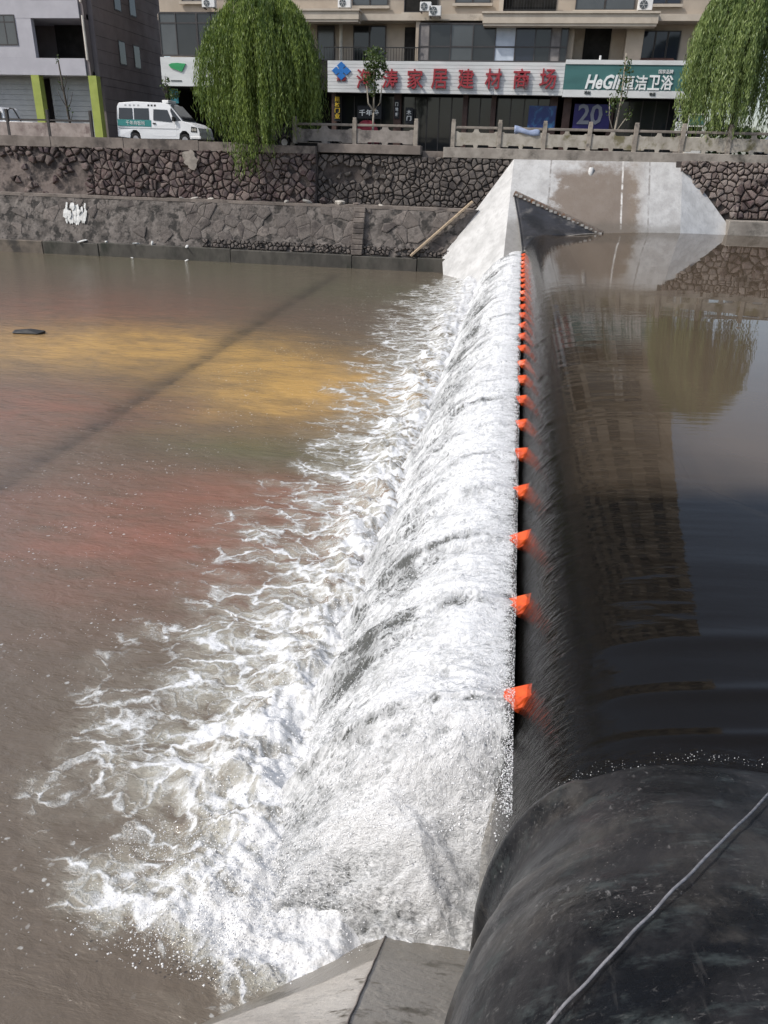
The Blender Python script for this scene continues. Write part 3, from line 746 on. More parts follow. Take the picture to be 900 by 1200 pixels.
# patchier stones showing through the smeared mortar further left
lay_stones(w1, off1, (-29.0, 39.06, LEDGE), (1, 0, 0), uv, 7.0, 2.28, .36, .13, .05, M_STONE, 8, lambda u, v, r: r.rand() < .30+.35*(v > 1.7)+.3*(u > 6))
cop = MB(off1); 
for i in range(18):
    x0 = XL0+(XL1-XL0)*i/18; x1 = XL0+(XL1-XL0)*(i+1)/18; cop.box(x0+.004, x1-.004, 39.14+.01*math.sin(i*3), 40.1, 3.62, 3.97+.012*math.sin(i*1.7)+.13*sstep(-13.5, -17, (x0+x1)/2))
cop.build('coping', M_KERB_D, w1)
pp = at(225, 187, 39.2)
def blob_patch(name, c, U, V_, N, w, h, seed, m, parent, off, th=.03, n=26):
    rr = np.random.RandomState(seed); c = np.array(c, float); pts = []
    for k in range(n):
        a = 2*math.pi*k/n; r = .85+.2*math.sin(2*a+seed)+.12*math.sin(5*a+2*seed)+rr.uniform(-.06, .06); pts.append(c+np.array(U)*math.cos(a)*w*r+np.array(V_)*math.sin(a)*h*r)
    V = pts+[p+np.array(N)*th for p in pts]+[c+np.array(N)*th*1.6]
    F = [(k, (k+1) % n, n+(k+1) % n, n+k) for k in range(n)]+[(n+k, n+(k+1) % n, 2*n) for k in range(n)]
    b = MB(off); b.raw(V, F); return b.build(name, m, parent)
blob_patch('mortar_patch', (pp[0], 39.0, pp[2]), (1, 0, 0), uv, (0, -1, .1), .5, .42, 4, M_KERB, w1, off1, .05)
# set-back part of the upper wall, between the left part and the abutment
w2 = empty('recessed_stone_wall', (-6, 39.6, LEDGE), 'set-back dark rubble stone wall left of the abutment, below the middle balustrade', 'wall')
off2 = (-6, 39.6, LEDGE)
wallbody('wall_core', off2, M_MORTAR, w2, 39.52, LEDGE-.1, 39.75, 3.60, XL1-.2, 1.0, 40.6)
lay_stones(w2, off2, (XL1, 39.51, LEDGE), (1, 0, 0), uv, 10.2, 2.25, .30, .14, .018, M_STONE_B, 12, lambda u, v, r: not (u < 3.2 and 1.0 < v < 1.75 and r.rand() < .75))
kb = MB(off2); kb.box(XL1+.02, -5.28, 39.48, 40.2, 3.70, 4.10); kb.build('coping', M_KERB_D, w2, bevel=.02)
kb = MB(off2); kb.box(-5.24, -4.22, 39.95, 40.4, 3.1, 3.88); kb.build('gap_sill', M_KERB_D, w2, bevel=.02)
# right-hand wall
w3 = empty('right_stone_wall', (9, 39, LEDGE), 'pale and dark rubble stone wall right of the abutment under the right willow', 'wall')
off3 = (9, 39, LEDGE)
wallbody('wall_core', off3, M_MORTAR, w3, 38.95, LEDGE-.1, 39.45, 3.72, 6.5, 60, 40.6)
uv3 = np.array([0, .5, 2.4]); uv3 /= np.linalg.norm(uv3)
lay_stones(w3, off3, (6.7, 38.94, LEDGE), (1, 0, 0), uv3, 6.6, 2.42, .27, .14, .022, M_STONE_R, 21, lambda u, v, r: not (u < 3.0 and v < 2.0-u*.8) and (u < 2.7 or v > 2.2-.25*u or r.rand() < .0))
lay_stones(w3, off3, (9.2, 38.93, LEDGE), (1, 0, 0), uv3, 5.0, 1.75, .42, .17, .03, M_STONE, 23)
b = MB(off3); b.box(9.0, 60, 38.2, 39.2, -1.6, LEDGE-.02); b.build('footing', M_KERB, w3, bevel=.03)
# lower battered wall with the toe slab, left of the abutment
w4 = empty('lower_stone_wall', (-15, 38, -.8), 'low sloping stone wall with smeared mortar along the left waterline', 'wall')
off4 = (-15, 38, -.8)
wallbody('wall_core', off4, M_LOWER, w4, 37.92, -.9, 38.55, LEDGE, -46, -2.2, 39.4)
uv4 = np.array([0, .63, 2.2]); uv4 /= np.linalg.norm(uv4)
lay_stones(w4, off4, (-30, 37.93, -.78), (1, 0, 0), uv4, 27.2, 2.20, .55, .035, .009, M_STONE_L, 31, lambda u, v, r: (r.rand() < .12 if u < 13 else r.rand() < .55) and v > .42, 1.3, .6, True)
lay_stones(w4, off4, (-30, 37.93, -.78), (1, 0, 0), uv4, 27.2, .42, .17, .10, .02, M_STONE_B, 33, lambda u, v, r: u > 14 and r.rand() < .85, 1.5, .45)
lg = MB(off4); 
for i in range(14):
    x0 = -46+43.5*i/14; lg.box(x0, x0+43.5/14-.006, 38.50, 39.5, LEDGE-.10, LEDGE+.03+.012*math.sin(i*2.2))
lg.build('ledge_slab', M_KERB_D, w4)
toe = empty('toe_slab', (-15, 37.6, TAIL), 'low dark concrete toe slab stained by the waterline on the left', 'kerb')
offt = (-15, 37.6, TAIL)
edges = [-46, -36, -30.5, -24.6, -21.5, -14.4, -8.2, -5.0, -2.6]
for i in range(len(edges)-1):
    MB(offt).box(edges[i]+.012, edges[i+1]-.012, 37.66+.02*math.sin(i*2), 38.4, -2.2, -.80+.03*math.sin(i*1.9)).build('slab_block', M_TOE_PALE if edges[i] < -24.7 else M_TOE, toe, bevel=.03)
# stone steps down the lower wall
st = empty('stone_steps', (-7.9, 38, -.8), 'narrow flight of stone steps let into the lower wall', 'steps')
for i in range(9):
    t0 = i/9; z0 = -.78+2.15*t0; y0 = 37.72+.70*t0
    xa = at(420+(1-t0)*(-1)+0, 298-53*t0, 38.0)[0]; wd = .27
    MB((-7.9, 38, -.8)).box(xa-wd, xa+wd, y0-.04, y0+.5, z0, z0+.215).build('step', M_KERB_D, st, bevel=.02)
# plank leaning on the wing wall
pa, pb = at(481, 300, 37.7), at(554, 236, 38.35)
tag(MB((pa+pb)/2).bar(pa, pb, .26, .09).build('wooden_plank', M_WOOD, bevel=.012), 'long bare wooden plank leaning against the pale wing wall', 'plank').location = (pa+pb)/2
# rubble and litter
ball_v = None
def rock(name, p, sx, sy, sz, seed, m, label, cat, group=None, rz=0):
    rr = np.random.RandomState(seed); phi = (1+5**.5)/2
    V = [(-1, phi, 0), (1, phi, 0), (-1, -phi, 0), (1, -phi, 0), (0, -1, phi), (0, 1, phi), (0, -1, -phi), (0, 1, -phi), (phi, 0, -1), (phi, 0, 1), (-phi, 0, -1), (-phi, 0, 1)]
    F = [(0, 11, 5), (0, 5, 1), (0, 1, 7), (0, 7, 10), (0, 10, 11), (1, 5, 9), (5, 11, 4), (11, 10, 2), (10, 7, 6), (7, 1, 8), (3, 9, 4), (3, 4, 2), (3, 2, 6), (3, 6, 8), (3, 8, 9), (4, 9, 5), (2, 4, 11), (6, 2, 10), (8, 6, 7), (9, 8, 1)]
    V = [tuple(np.array(v)/1.9*rr.uniform(.75, 1.15)*np.array([sx, sy, sz])) for v in V]
    o = link(name, mkmesh(name, V, F, m)); o.location = p; o.rotation_euler = (rr.uniform(-.3, .3), rr.uniform(-.3, .3), rz or rr.uniform(0, 6))
    return tag(o, label, cat, group)
gL = 'loose rubble lying on the ledge of the left wall'
led = [(361, 234, .34, .13, .10, M_DEBRIS, 'pale loose stone on the ledge left of the flat block'), (398, 236, .36, .2, .15, M_DEBRIS, 'large pale flat block lying on the ledge beside the dark corner'),
       (380, 233, .36, .2, .22, M_STONE, 'dark boulder on the ledge between two pale blocks'), (446, 242, .34, .12, .05, M_DEBRIS, 'thin pale slab on the ledge above the stone steps'),
       (228, 235, .26, .1, .07, M_DEBRIS, 'pale rubble lump on the ledge below the grey mortar patch'), (247, 235, .24, .1, .07, M_DEBRIS, 'pale rubble lump right of another on the ledge under the willow'),
       (213, 234, .16, .1, .06, M_DEBRIS, 'smallest pale pebble lump on the left ledge'), (336, 238, .18, .12, .09, M_DEBRIS, 'small pale stone on the ledge under the willow tips'), (418, 240, .2, .12, .08, M_STONE_R, 'brownish stone on the ledge right of the flat block')]
for i, (x, y, sx, sy, sz, m, lab) in enumerate(led):
    p = at(x, y, 38.75); rock('loose_stone', (p[0], 38.75, LEDGE+.03+sz*.55), sx, sy, sz, 60+i, m, lab, 'stone', gL)
toeb = [(96, 278, .42, .12, .06, 'pale broken rubble on the toe slab below the white lime spill'), (160, 285, .30, .1, .05, 'flat pale scrap on the toe slab left of the long white strip'), (124, 284, .1, .08, .07, 'round pale pebble on the toe slab'),
        (178, 286, .08, .08, .14, 'upright pale chip on the toe slab'), (219, 289, .42, .08, .035, 'long white strip of litter on the toe slab')]
for i, (x, y, sx, sy, sz, lab) in enumerate(toeb):
    p = at(x, y, 37.8); rock('litter', (p[0], 37.85, -.76+sz*.5), sx, sy, sz, 90+i, M_LIME, lab, 'litter', 'pale litter along the toe slab')
for i, (x, y, sz, lab) in enumerate([(152, 297, .07, 'small white foam scrap floating near the toe slab'), (216, 301, .09, 'larger white foam scrap floating below the long white strip')]):
    p = at(x, y, 37.3); rock('floating_scrap', (p[0], 37.5, TAIL+.02), sz*1.6, sz, sz*.4, 99+i, M_LIME, lab, 'litter')
# lime spill running down the lower wall
sp = empty('lime_spill', (-23.3, 38.2, 0), 'white lime spill run down the lower stone wall', 'stain')
rr = np.random.RandomState(5)
for i in range(16):
    x = rr.uniform(78, 101); y0 = rr.uniform(236, 248); t = (y0-226)/52
    p = at(x, y0, 38.4); hgt = rr.uniform(.15, .6); yy = 38.47-.63*(LEDGE-p[2])/2.2
    blob_patch('spill_streak', (p[0], yy-.055, p[2]-hgt*.7), (1, 0, 0), uv4, (0, -1, .25), rr.uniform(.05, .17), hgt*.8, 300+i, M_LIME, sp, (-23.3, 38.2, 0), .015, 14)

# ------------------------------------------------------------------ balustrades
M_BAL = mat('balustrade_stone', (.40, .37, .32), (.28, .255, .215), 2.5, .85, .4, stain=(.15, .135, .075), sscale=1.4, srange=(.5, .66))
M_POST = mat('balustrade_post', (.33, .295, .25), (.23, .2, .17), 3, .85, .4, stain=(.12, .11, .1), sscale=2)
M_RAILC = mat('balustrade_rail', (.25, .22, .19), (.17, .15, .13), 3, .85, .4)
kr = tag(MB((2, 40, 3.6)).box(-4.2, 60, 39.58, 40.4, 3.62, 4.07).build('kerb_beam', M_KERB, bevel=.02), 'pale concrete kerb beam along the abutment top and right bank', 'kerb'); kr.location = (2, 40, 3.6)
def balustrade(name, label, posts, Y, zb, m_panel, m_post, end_post=True, hp=1.2):
    t = empty(name, (posts[0], Y, zb), label, 'balustrade'); off = (posts[0], Y, zb)
    for x in posts:
        b = MB(off); b.box(x-.1, x+.1, Y-.1, Y+.1, zb-.02, zb+hp-.1); b.box(x-.085, x+.085, Y-.085, Y+.085, zb+hp-.1, zb+hp)
        b.build('post', m_post, t, bevel=.015)
    for a, c in zip(posts[:-1], posts[1:]):
        x0, x1 = a+.103, c-.103; w = x1-x0; xm = (x0+x1)/2
        MB(off).box(x0, x1, Y-.06, Y+.06, zb+.80, zb+.91).build('handrail', M_RAILC, t, bevel=.02)
        b = MB(off)   # solid panel with notched corners and small feet
        b.prism_y([(x0, zb+.06), (x0+.18*w, zb+.06), (x0+.2*w, zb+.12), (x0+.44*w, zb+.12), (x0+.46*w, zb+.0), (x0+.54*w, zb+.0), (x0+.56*w, zb+.12), (x0+.8*w, zb+.12), (x0+.82*w, zb+.06), (x1, zb+.06),
                   (x1, zb+.70), (x1-.05*w, zb+.70), (x1-.09*w, zb+.64), (xm+.10*w, zb+.64), (xm+.06*w, zb+.70), (xm+.05*w, zb+.80), (xm-.05*w, zb+.80), (xm-.06*w, zb+.70), (xm-.10*w, zb+.64), (x0+.09*w, zb+.64), (x0+.05*w, zb+.70), (x0, zb+.70)], Y-.045, Y+.045)
        b.build('panel', m_panel, t, bevel=.01)
    return t
posts = [-3.8, -1.62, .46, 2.52, 4.58, 6.66, 8.7]+[8.7+2.06*i for i in range(1, 5)]
balustrade('stone_balustrade', 'stone balustrade with square posts along the kerb above the abutment', posts, 39.95, 4.07, M_BAL, M_POST)
M_BAL_SHADE = mat('balustrade_shaded', (.30, .27, .245), (.2, .18, .16), 2, .9, .4, stain=(.10, .09, .085), sscale=1.2)  # darker copy of the balustrade stone, shading put into its colour
balustrade('stone_balustrade', 'shorter grey balustrade behind the recessed wall, ending at a post by the gap', [-11.6, -8.6, -5.6], 40.05, 4.08, M_BAL_SHADE, M_POST, hp=1.18)
M_BALP = mat('balustrade_pinkish', (.36, .31, .28), (.25, .21, .19), 2, .9, .4, stain=(.16, .12, .11), sscale=1.5)
M_DARKPOST = mat('dark_fence_post', (.055, .05, .048), None, 3, .7, .3)
fl = empty('low_fence', (-24.6, 40, 3.97), 'low pinkish panel fence with thin dark posts before the grey building', 'fence'); offf = (-24.6, 40, 3.97)
xs = [-29.2, -26.95, -24.66, -22.3]
for x in xs:
    MB(offf).box(x-.065, x+.065, 39.93, 40.06, 3.96, 5.33).build('post', M_DARKPOST, fl, bevel=.01)
for a, c in zip(xs[:-1], xs[1:]):
    MB(offf).box(a+.07, c-.07, 39.95, 40.04, 4.03, 4.74).build('panel', M_BALP, fl, bevel=.01)
    MB(offf).box(a+.07, c-.07, 39.96, 40.02, 4.82, 4.90).build('handrail', M_DARKPOST, fl)

# ------------------------------------------------------------------ buildings
M_BEIGE = mat('beige_render', (.46, .39, .315), (.39, .33, .265), .8, .9, .2, stain=(.33, .28, .23), sscale=.5, srange=(.55, .75))
M_BEIGE2 = mat('beige_slab', (.52, .46, .38), (.45, .39, .32), 1.2, .9, .2, stain=(.3, .26, .21), sscale=.8, srange=(.58, .75))
M_GREYF = mat('pale_grey_panel', (.45, .44, .47), (.40, .39, .42), .9, .7, .15)
M_GREYS = mat('taupe_cladding', (.205, .178, .178), (.17, .148, .148), .8, .85, .2)
M_GREYS2 = mat('taupe_joint', (.10, .09, .092), None, .8, .85, .2)
M_LIMEP = mat('lime_green_paint', (.34, .39, .085), (.29, .34, .075), 1.5, .7, .2)
M_SHUT = mat('roller_shutter', (.36, .37, .38), (.31, .32, .33), 1, .6, .2)
M_DARKIN = mat('dark_interior', (.018, .016, .015), (.01, .01, .009), 1, .9, .1)
M_BROWNC = mat('brown_shop_column', (.075, .042, .034), None, 2, .6, .2)
M_FRAME = mat('dark_window_frame', (.055, .05, .05), None, 3, .5, .1)
M_IRON = mat('black_iron', (.02, .02, .02), None, 3, .5, .1)
M_WHITE = mat('white_enamel', (.74, .74, .73), (.68, .68, .67), 2, .5, .1)
M_PIPE = mat('white_pipe', (.70, .66, .58), None, 2, .6, .1)
M_CURT = mat('pale_curtain', (.50, .55, .62), (.40, .45, .52), 2, .8, .2)
M_CURT2 = mat('grey_curtain', (.25, .23, .22), (.15, .14, .14), 2, .8, .2)
M_TILE = mat('red_tile', (.25, .12, .09), (.17, .09, .07), 3, .8, .4)
def glass(name, c, rough=.06):
    n = NT(name); p = n.pos()
    return n.done(n.bsdf(n.mix(n.noise(p, .8, 4), c, tuple(x*.5 for x in c)), rough, n.bump(n.noise(p, .9, 2), .02, .1), .5))
M_GLASS = glass('dark_pane', (.03, .033, .036)); M_GLASSB = glass('blue_pane', (.03, .036, .055)); M_GLASSG = glass('grey_pane', (.10, .11, .115), .15)
def sign_mat(name, c, ribs=False):
    n = NT(name); p = n.pos()
    col = n.mix(n.sm(n.noise(n.vscale(p, (.5, .5, 2)), 1.2, 5), .35, .7), c, tuple(x*.82 for x in c))
    return n.done(n.bsdf(col, .5, n.bump(n.noise(p, 8, 3), .005, .2), .4))
M_SIGNW = sign_mat('white_sign_sheet', (.66, .67, .66)); M_TEAL = sign_mat('teal_sign_sheet', (.055, .155, .15)); M_SRED = sign_mat('red_letters', (.33, .035, .045))
M_SBLUE = sign_mat('blue_emblem', (.02, .16, .48)); M_SWHITE = sign_mat('white_letters', (.80, .82, .81)); M_SBLACK = sign_mat('dark_letters', (.05, .06, .06))
M_SGREEN = sign_mat('green_emblem', (.03, .32, .11)); M_POSTER = sign_mat('blue_poster', (.01, .03, .11)); M_VIOLET = sign_mat('violet_poster', (.018, .014, .11)); M_DIMW = sign_mat('dim_numerals', (.22, .23, .27)); M_YELLOW = sign_mat('yellow_letters', (.55, .38, .03)); M_SIGNB = sign_mat('black_banner', (.015, .016, .02))

def wbox(name, r, Y0, Y1, m, parent, off, bevel=0):
    return MB(off).box(r[0], r[1], Y0, Y1, r[2], r[3]).build(name, m, parent, bevel=bevel)
def text(name, body, x0, x1, zc, h, Y, m, parent, off, bold=.02, ext=.03, shear=0):
    cu = bpy.data.curves.new(name, 'FONT'); cu.body = body; cu.size = 1; cu.offset = bold; cu.extrude = ext; cu.shear = shear; cu.resolution_u = 2
    o = bpy.data.objects.new(name, cu); COL.objects.link(o)
    me = bpy.data.meshes.new_from_object(o.evaluated_get(bpy.context.evaluated_depsgraph_get()))
    bpy.data.objects.remove(o)
    co = np.zeros(len(me.vertices)*3); me.vertices.foreach_get('co', co); co = co.reshape(-1, 3)
    a, c = co.min(0), co.max(0); sx = (x1-x0)/(c[0]-a[0]); sz = h/(c[1]-a[1])
    out = np.stack([x0+(co[:, 0]-a[0])*sx, Y-co[:, 2], zc+(co[:, 1]-(a[1]+c[1])/2)*sz], -1)-np.array(off)
    me.vertices.foreach_set('co', out.reshape(-1)); me.update(); me.materials.clear(); me.materials.append(m)
    return link(name, me, parent)
FY = 50.0
# --- beige block with the shops
bo = (-7, FY, 3.97)
bb_ = empty('shop_building', bo, 'beige apartment block with balconies above dark ground floor shops', 'building')
BX0, BX1 = at(187, 40, FY)[0], 9.4
zs_bot = at(600, 109, FY)[2]; z2 = at(600, 73, FY)[2]; z3b = at(640, 24, FY)[2]; z3t = at(640, 13, FY)[2]
STO = 3.05; NST = 6
# storey walls (recessed behind the balcony fronts) and slabs
b = MB(bo); b.box(BX0, BX1, 51.3, 62, z2, z3b+.02); b.build('wall', M_BEIGE, bb_)
b = MB(bo); b.box(BX0+.02, BX1-.02, 50.25, 61.9, z3b+.30, z3b+STO*NST+.5); b.build('upper_wall', M_BEIGE, bb_)
b = MB(bo); b.box(BX0-.05, BX1+.05, 50.05, 62.1, z3b, z3b+.32); b.build('floor_band', M_BEIGE2, bb_)
b = MB(bo); b.box(BX0-.3, BX1+.3, 49.7, 62.4, z3b+STO*NST+.5, z3b+STO*NST+1.1); b.build('roof', M_BEIGE2, bb_)
b = MB(bo); b.box(BX0, BX1, 54.0, 62, 3.9, z2-.01); b.build('shop_back_wall', M_DARKIN, bb_)
for xa_, xb_ in ((BX0, BX0+.2), (BX1-.2, BX1)): MB(bo).box(xa_, xb_, 50.02, 54.0, 3.99, zs_bot+.015).build('shop_end_wall', M_DARKIN, bb_)
b = MB(bo); b.box(BX0, BX1, 50.02, 54.0, zs_bot+.02, z2-.02); b.build('shop_ceiling', M_DARKIN, bb_)
b = MB(bo); b.box(BX0, BX1, 50.4, 54.0, 3.975, 3.99); b.build('shop_floor', M_DARKIN, bb_)
for x in (205, 300, 392, 466, 545, 578, 648, 664, 716, 800):
    X = at(x, 130, 50.5)[0]; w = .22 if x in (648, 664, 466) else .14
    MB(bo).box(X-w, X+w, 50.35, 50.75, 3.98, zs_bot+.01).build('shop_column', M_BROWNC if x not in (205, 800) else M_KERB_D, bb_)
for x0, x1 in ((400, 462), (472, 543), (548, 576), (582, 645), (720, 798)):
    r = rect(x0, 118, x1, 158, 51.0); g = MB(bo).box(r[0], r[1], 51.0, 51.03, 3.98, zs_bot-.2).build('shop_window', M_GLASS, bb_)
    n = max(2, int((x1-x0)/14))
    for k in range(n+1):
        x = r[0]+(r[1]-r[0])*k/n; MB(bo).box(x-.03, x+.03, 50.96, 50.995, 3.98, zs_bot-.2).build('mullion', M_FRAME, g)
def window(r, Y, parent, m=None, nx=2, sill=True, fw=.05):
    f = MB(bo)
    f.box(r[0], r[0]+fw, Y-.05, Y+.06, r[2], r[3]); f.box(r[1]-fw, r[1], Y-.05, Y+.06, r[2], r[3])
    f.box(r[0]+fw, r[1]-fw, Y-.05, Y+.06, r[3]-fw, r[3]); f.box(r[0]+fw, r[1]-fw, Y-.05, Y+.06, r[2], r[2]+fw)
    for k in range(1, nx):
        x = r[0]+(r[1]-r[0])*k/nx; f.box(x-fw*.5, x+fw*.5, Y-.045, Y+.05, r[2]+fw, r[3]-fw)
    w = f.build('window', M_FRAME, parent)
    for k in range(nx):
        xa = r[0]+(r[1]-r[0])*k/nx; xb = r[0]+(r[1]-r[0])*(k+1)/nx
        MB(bo).box(xa+fw, xb-fw, Y-.012, Y+.02, r[2]+fw, r[3]-fw).build('pane', m or M_GLASS, w)
    if sill: MB(bo).box(r[0]-.12, r[1]+.12, Y-.16, Y-.052, r[2]-.14, r[2]-.003).build('sill', M_BEIGE2, w)
    return w
WY = 51.24
# second storey behind the sign, left to right
for x0, y0, x1, y1, m, nx in ((414, 30, 452, 72, M_GLASS, 2), (752, 36, 796, 71, M_GLASSB, 3), (372, 30, 392, 71, M_GLASSG, 1)):
    window(rect(x0, y0, x1, y1, WY), WY, bb_, m, nx, False)
for x0, x1 in ((474, 490), (684, 715)):
    r = rect(x0, 32, x1, 73, WY); MB(bo).box(r[0], r[1], WY-.02, WY+.05, z2, r[3]).build('doorway', M_DARKIN, bb_)
for x0, x1, m in ((397, 402, M_PIPE), (740, 744, M_PIPE)):
    r = rect(x0, 28, x1, 72, 50.9); MB(bo).tube([((r[0]+r[1])/2, 50.9, z2), ((r[0]+r[1])/2, 50.9, z3b)], .10, 8).build('drain_pipe', m, bb_)
for x0, x1 in ((733, 753), (664, 672), (487, 492)):
    r = rect(x0, 30, x1, 72, 50.3); MB(bo).box(r[0], r[1], 50.2, 51.3, z2, z3b).build('pier', M_BEIGE, bb_)
r = rect(735, 70, 792, 76, 49.9); b = MB(bo); b.hexa([(r[0], 49.7, z2-.02), (r[1], 49.7, z2-.02), (r[1], 51.2, z2-.02), (r[0], 51.2, z2-.02)], [(r[0]+.1, 49.75, z2+.06), (r[1], 49.75, z2+.06), (r[1], 51.2, z2+.4), (r[0]+.1, 51.2, z2+.4)]); b.build('tiled_ledge', M_TILE, bb_)
r = rect(703, 68, 706, 75, 49.9); MB(bo).tube([(r[0], 49.9, z2), (r[0], 49.9, z2+.35)], .06, 8).build('vent_pipe', M_WHITE, bb_)
# balcony slabs that stand out
for x0, x1, y0, y1 in ((340, 421, 11, 26), (566, 771, 14, 31)):
    r = rect(x0, y0, x1, y1, 49.4)
    b = MB(bo); b.box(r[0], r[1], 49.2, 50.04, r[2]+.12, r[3]-.1); b.box(r[0]-.06, r[1]+.06, 49.12, 50.045, r[3]-.097, r[3]); b.box(r[0]+.05, r[1]-.05, 49.25, 50.04, r[2], r[2]+.117)
    b.build('balcony_slab', M_BEIGE2, bb_)
def railing(x0, x1, y0, y1, Y, name='railing', step=.16):
    r = rect(x0, y0, x1, y1, Y); b = MB(bo)
    b.box(r[0], r[1], Y-.025, Y+.025, r[3]-.05, r[3]); b.box(r[0], r[1], Y-.02, Y+.02, r[2], r[2]+.04)
    n = int((r[1]-r[0])/step)
    for k in range(n+1):
        x = r[0]+(r[1]-r[0])*k/n; w = .022 if k % 7 else .035; b.box(x-w/2, x+w/2, Y-.011, Y+.011, r[2]+.041, r[3]-.051)
    o = b.build(name, M_IRON, bb_); o['kind'] = 'stuff'; return o
railing(380, 491, 55, 72, 49.75)
r = rect(590, 0, 652, 13, 50.1)
MB(bo).box(r[0], r[1], 50.2, 50.26, r[2], r[2]+1.9).build('balcony_opening', M_DARKIN, bb_)
railing(590, 652, -2, 12, 50.0)
# glazed balconies
def glazed(x0, y0, x1, y1, splits, transom, Y, panes):
    r = rect(x0, y0, x1, y1, Y); g = MB(bo); fw = .06
    zt = rect(x0, transom, x1, transom, Y)[2]
    xs = [rect(x, y0, x, y1, Y)[0] for x in splits]
    g.box(r[0], r[1], Y-.05, Y+.05, r[3]-.08, r[3]); g.box(r[0], r[1], Y-.05, Y+.05, r[2], r[2]+.08)
    for x in xs: g.box(x-fw/2, x+fw/2, Y-.052, Y+.048, r[2]+.08, r[3]-.08)
    for a, c in zip(xs[:-1], xs[1:]): g.box(a+fw/2, c-fw/2, Y-.04, Y+.04, zt-.035, zt+.035)
    w = g.build('glazed_balcony', M_FRAME, bb_)
    for i, (a, c) in enumerate(zip(xs[:-1], xs[1:])):
        MB(bo).box(a+fw/2, c-fw/2, Y-.01, Y+.012, r[2]+.08, r[3]-.08).build('pane', panes[i % len(panes)], w)
    return r
glazed(491, 27, 665, 73, [491, 503, 528, 554, 580, 604, 627, 645, 657, 665], 55, 49.9, [M_CURT2, M_GLASS, M_GLASSG, M_GLASS, M_CURT, M_GLASSB, M_GLASS, M_CURT2, M_GLASS])
glazed(188, 14, 232, 66, [188, 207, 231], 27, 49.9, [M_GLASSG, M_GLASS])
glazed(232, 14, 262, 66, [232, 248, 262], 27, 49.9, [M_GLASS, M_GLASSG])
r = rect(510, 30, 526, 72, 50.6); MB(bo).box(r[0], r[1], 50.5, 50.9, z2, z3b).build('pier', M_BEIGE, bb_)
# next storey, just seen at the top edge, and the storeys above it
for x0, y0, x1, y1, m in ((413, -30, 455, 7, M_GLASSG), (534, -30, 576, 4, M_GLASSG), (212, -30, 238, 2, M_CURT2), (676, -30, 746, 12, M_GLASSG), (766, -30, 800, 5, M_GLASSB), (474, -30, 514, 15, M_DARKIN)):
    window(rect(x0, y0, x1, y1, 50.22), 50.22, bb_, m, 2)
r = rect(585, 0, 590, 13, 50.1); MB(bo).box(r[0], r[1], 49.9, 50.24, z3b+.33, z3b+STO*NST).build('pilaster', M_BEIGE2, bb_)
upw = []
Xw = np.linspace(BX0+2.2, BX1-2.2, 9)
for s_ in range(1, NST):
    z0 = z3b+STO*s_
    MB(bo).box(BX0-.03, BX1+.03, 49.3 if s_ % 2 else 49.6, 50.3, z0-.02, z0+.24).build('floor_band', M_BEIGE2, bb_)
    for k, x in enumerate(Xw):
        wd = .75 if (k+s_) % 3 else 1.15
        w = MB(bo).box(x-wd, x+wd, 50.17, 50.25, z0+.9, z0+2.55).build('window', M_FRAME, bb_)
        MB(bo).box(x-wd+.08, x+wd-.08, 50.14, 50.168, z0+.98, z0+2.47).build('pane', (M_GLASS, M_GLASSG, M_CURT2)[(k*2+s_) % 3], w)
# air conditioners
def aircon(x, y, w, h, label):
    r = rect(x-w/2, y-h/2, x+w/2, y+h/2, 49.6); p = ((r[0]+r[1])/2, 49.6, r[2])
    t = empty('air_conditioner', p, label, 'air conditioner', 'air conditioner units on the beige facade')
    W = (r[1]-r[0])/2; H = r[3]-r[2]
    MB().box(-W, W, -.15, .2, 0, H).build('casing', M_WHITE, t, bevel=.02)
    b = MB(); b.tube([(-W*.25, -.17, H*.5), (-W*.25, -.145, H*.5)], min(W*.6, H*.42), 14); b.build('fan_grille', M_GLASSG, t)
    for k in range(3):
        b = MB(); a = k*math.pi/3; rr_ = min(W*.6, H*.42); b.bar((-W*.25-rr_*math.cos(a), -.18, H*.5-rr_*math.sin(a)), (-W*.25+rr_*math.cos(a), -.18, H*.5+rr_*math.sin(a)), .015, .01); b.build('grille_bar', M_WHITE, t)
    b = MB(); b.box(-W*.9, -W*.7, -.1, .35, -.06, -.002); b.box(W*.7, W*.9, -.1, .35, -.06, -.002); b.build('bracket', M_KERB_D, t)
aircon(245, 4, 15, 10, 'white air conditioner at the top left, beyond the big willow'); aircon(404, 4, 15, 11, 'white air conditioner standing on the left balcony slab')
aircon(499, 8, 13, 11, 'upper white air conditioner of the pair by the dark opening'); aircon(510, 13, 14, 12, 'lower white air conditioner of the pair by the dark opening'); aircon(756, 6, 17, 13, 'white air conditioner on the right end of the long balcony slab')
# --- shop signs
so_ = (-5, 49.5, 7.1)
sg = empty('shop_sign', so_, 'long white ribbed sign board with large red characters over the shops', 'sign')
r = rect(384, 72, 661, 110, 49.5)
nb_ = 9
for k in range(nb_):
    z0 = r[2]+(r[3]-r[2])*k/nb_; z1 = r[2]+(r[3]-r[2])*(k+1)/nb_
    MB(so_).box(r[0], r[1], 49.5-.006*(k % 2), 49.98, z0+.006, z1-.006).build('sign_panel', M_SIGNW, sg)
zc = (r[2]+r[3])/2-.02; chars = '海涛家居建材商场'
xc = [427, 457, 486.5, 515, 546, 578, 611, 642]
for ch, x in zip(chars, xc):
    X = at(x, 92.5, 49.45)[0]; zz = at(x, 92.5, 49.45)[2]; text('red_letter', ch, X-.46, X+.46, zz, 1.0, 49.40, M_SRED, sg, so_, .012, .06)
X = at(400, 83, 49.45); b = MB(so_)
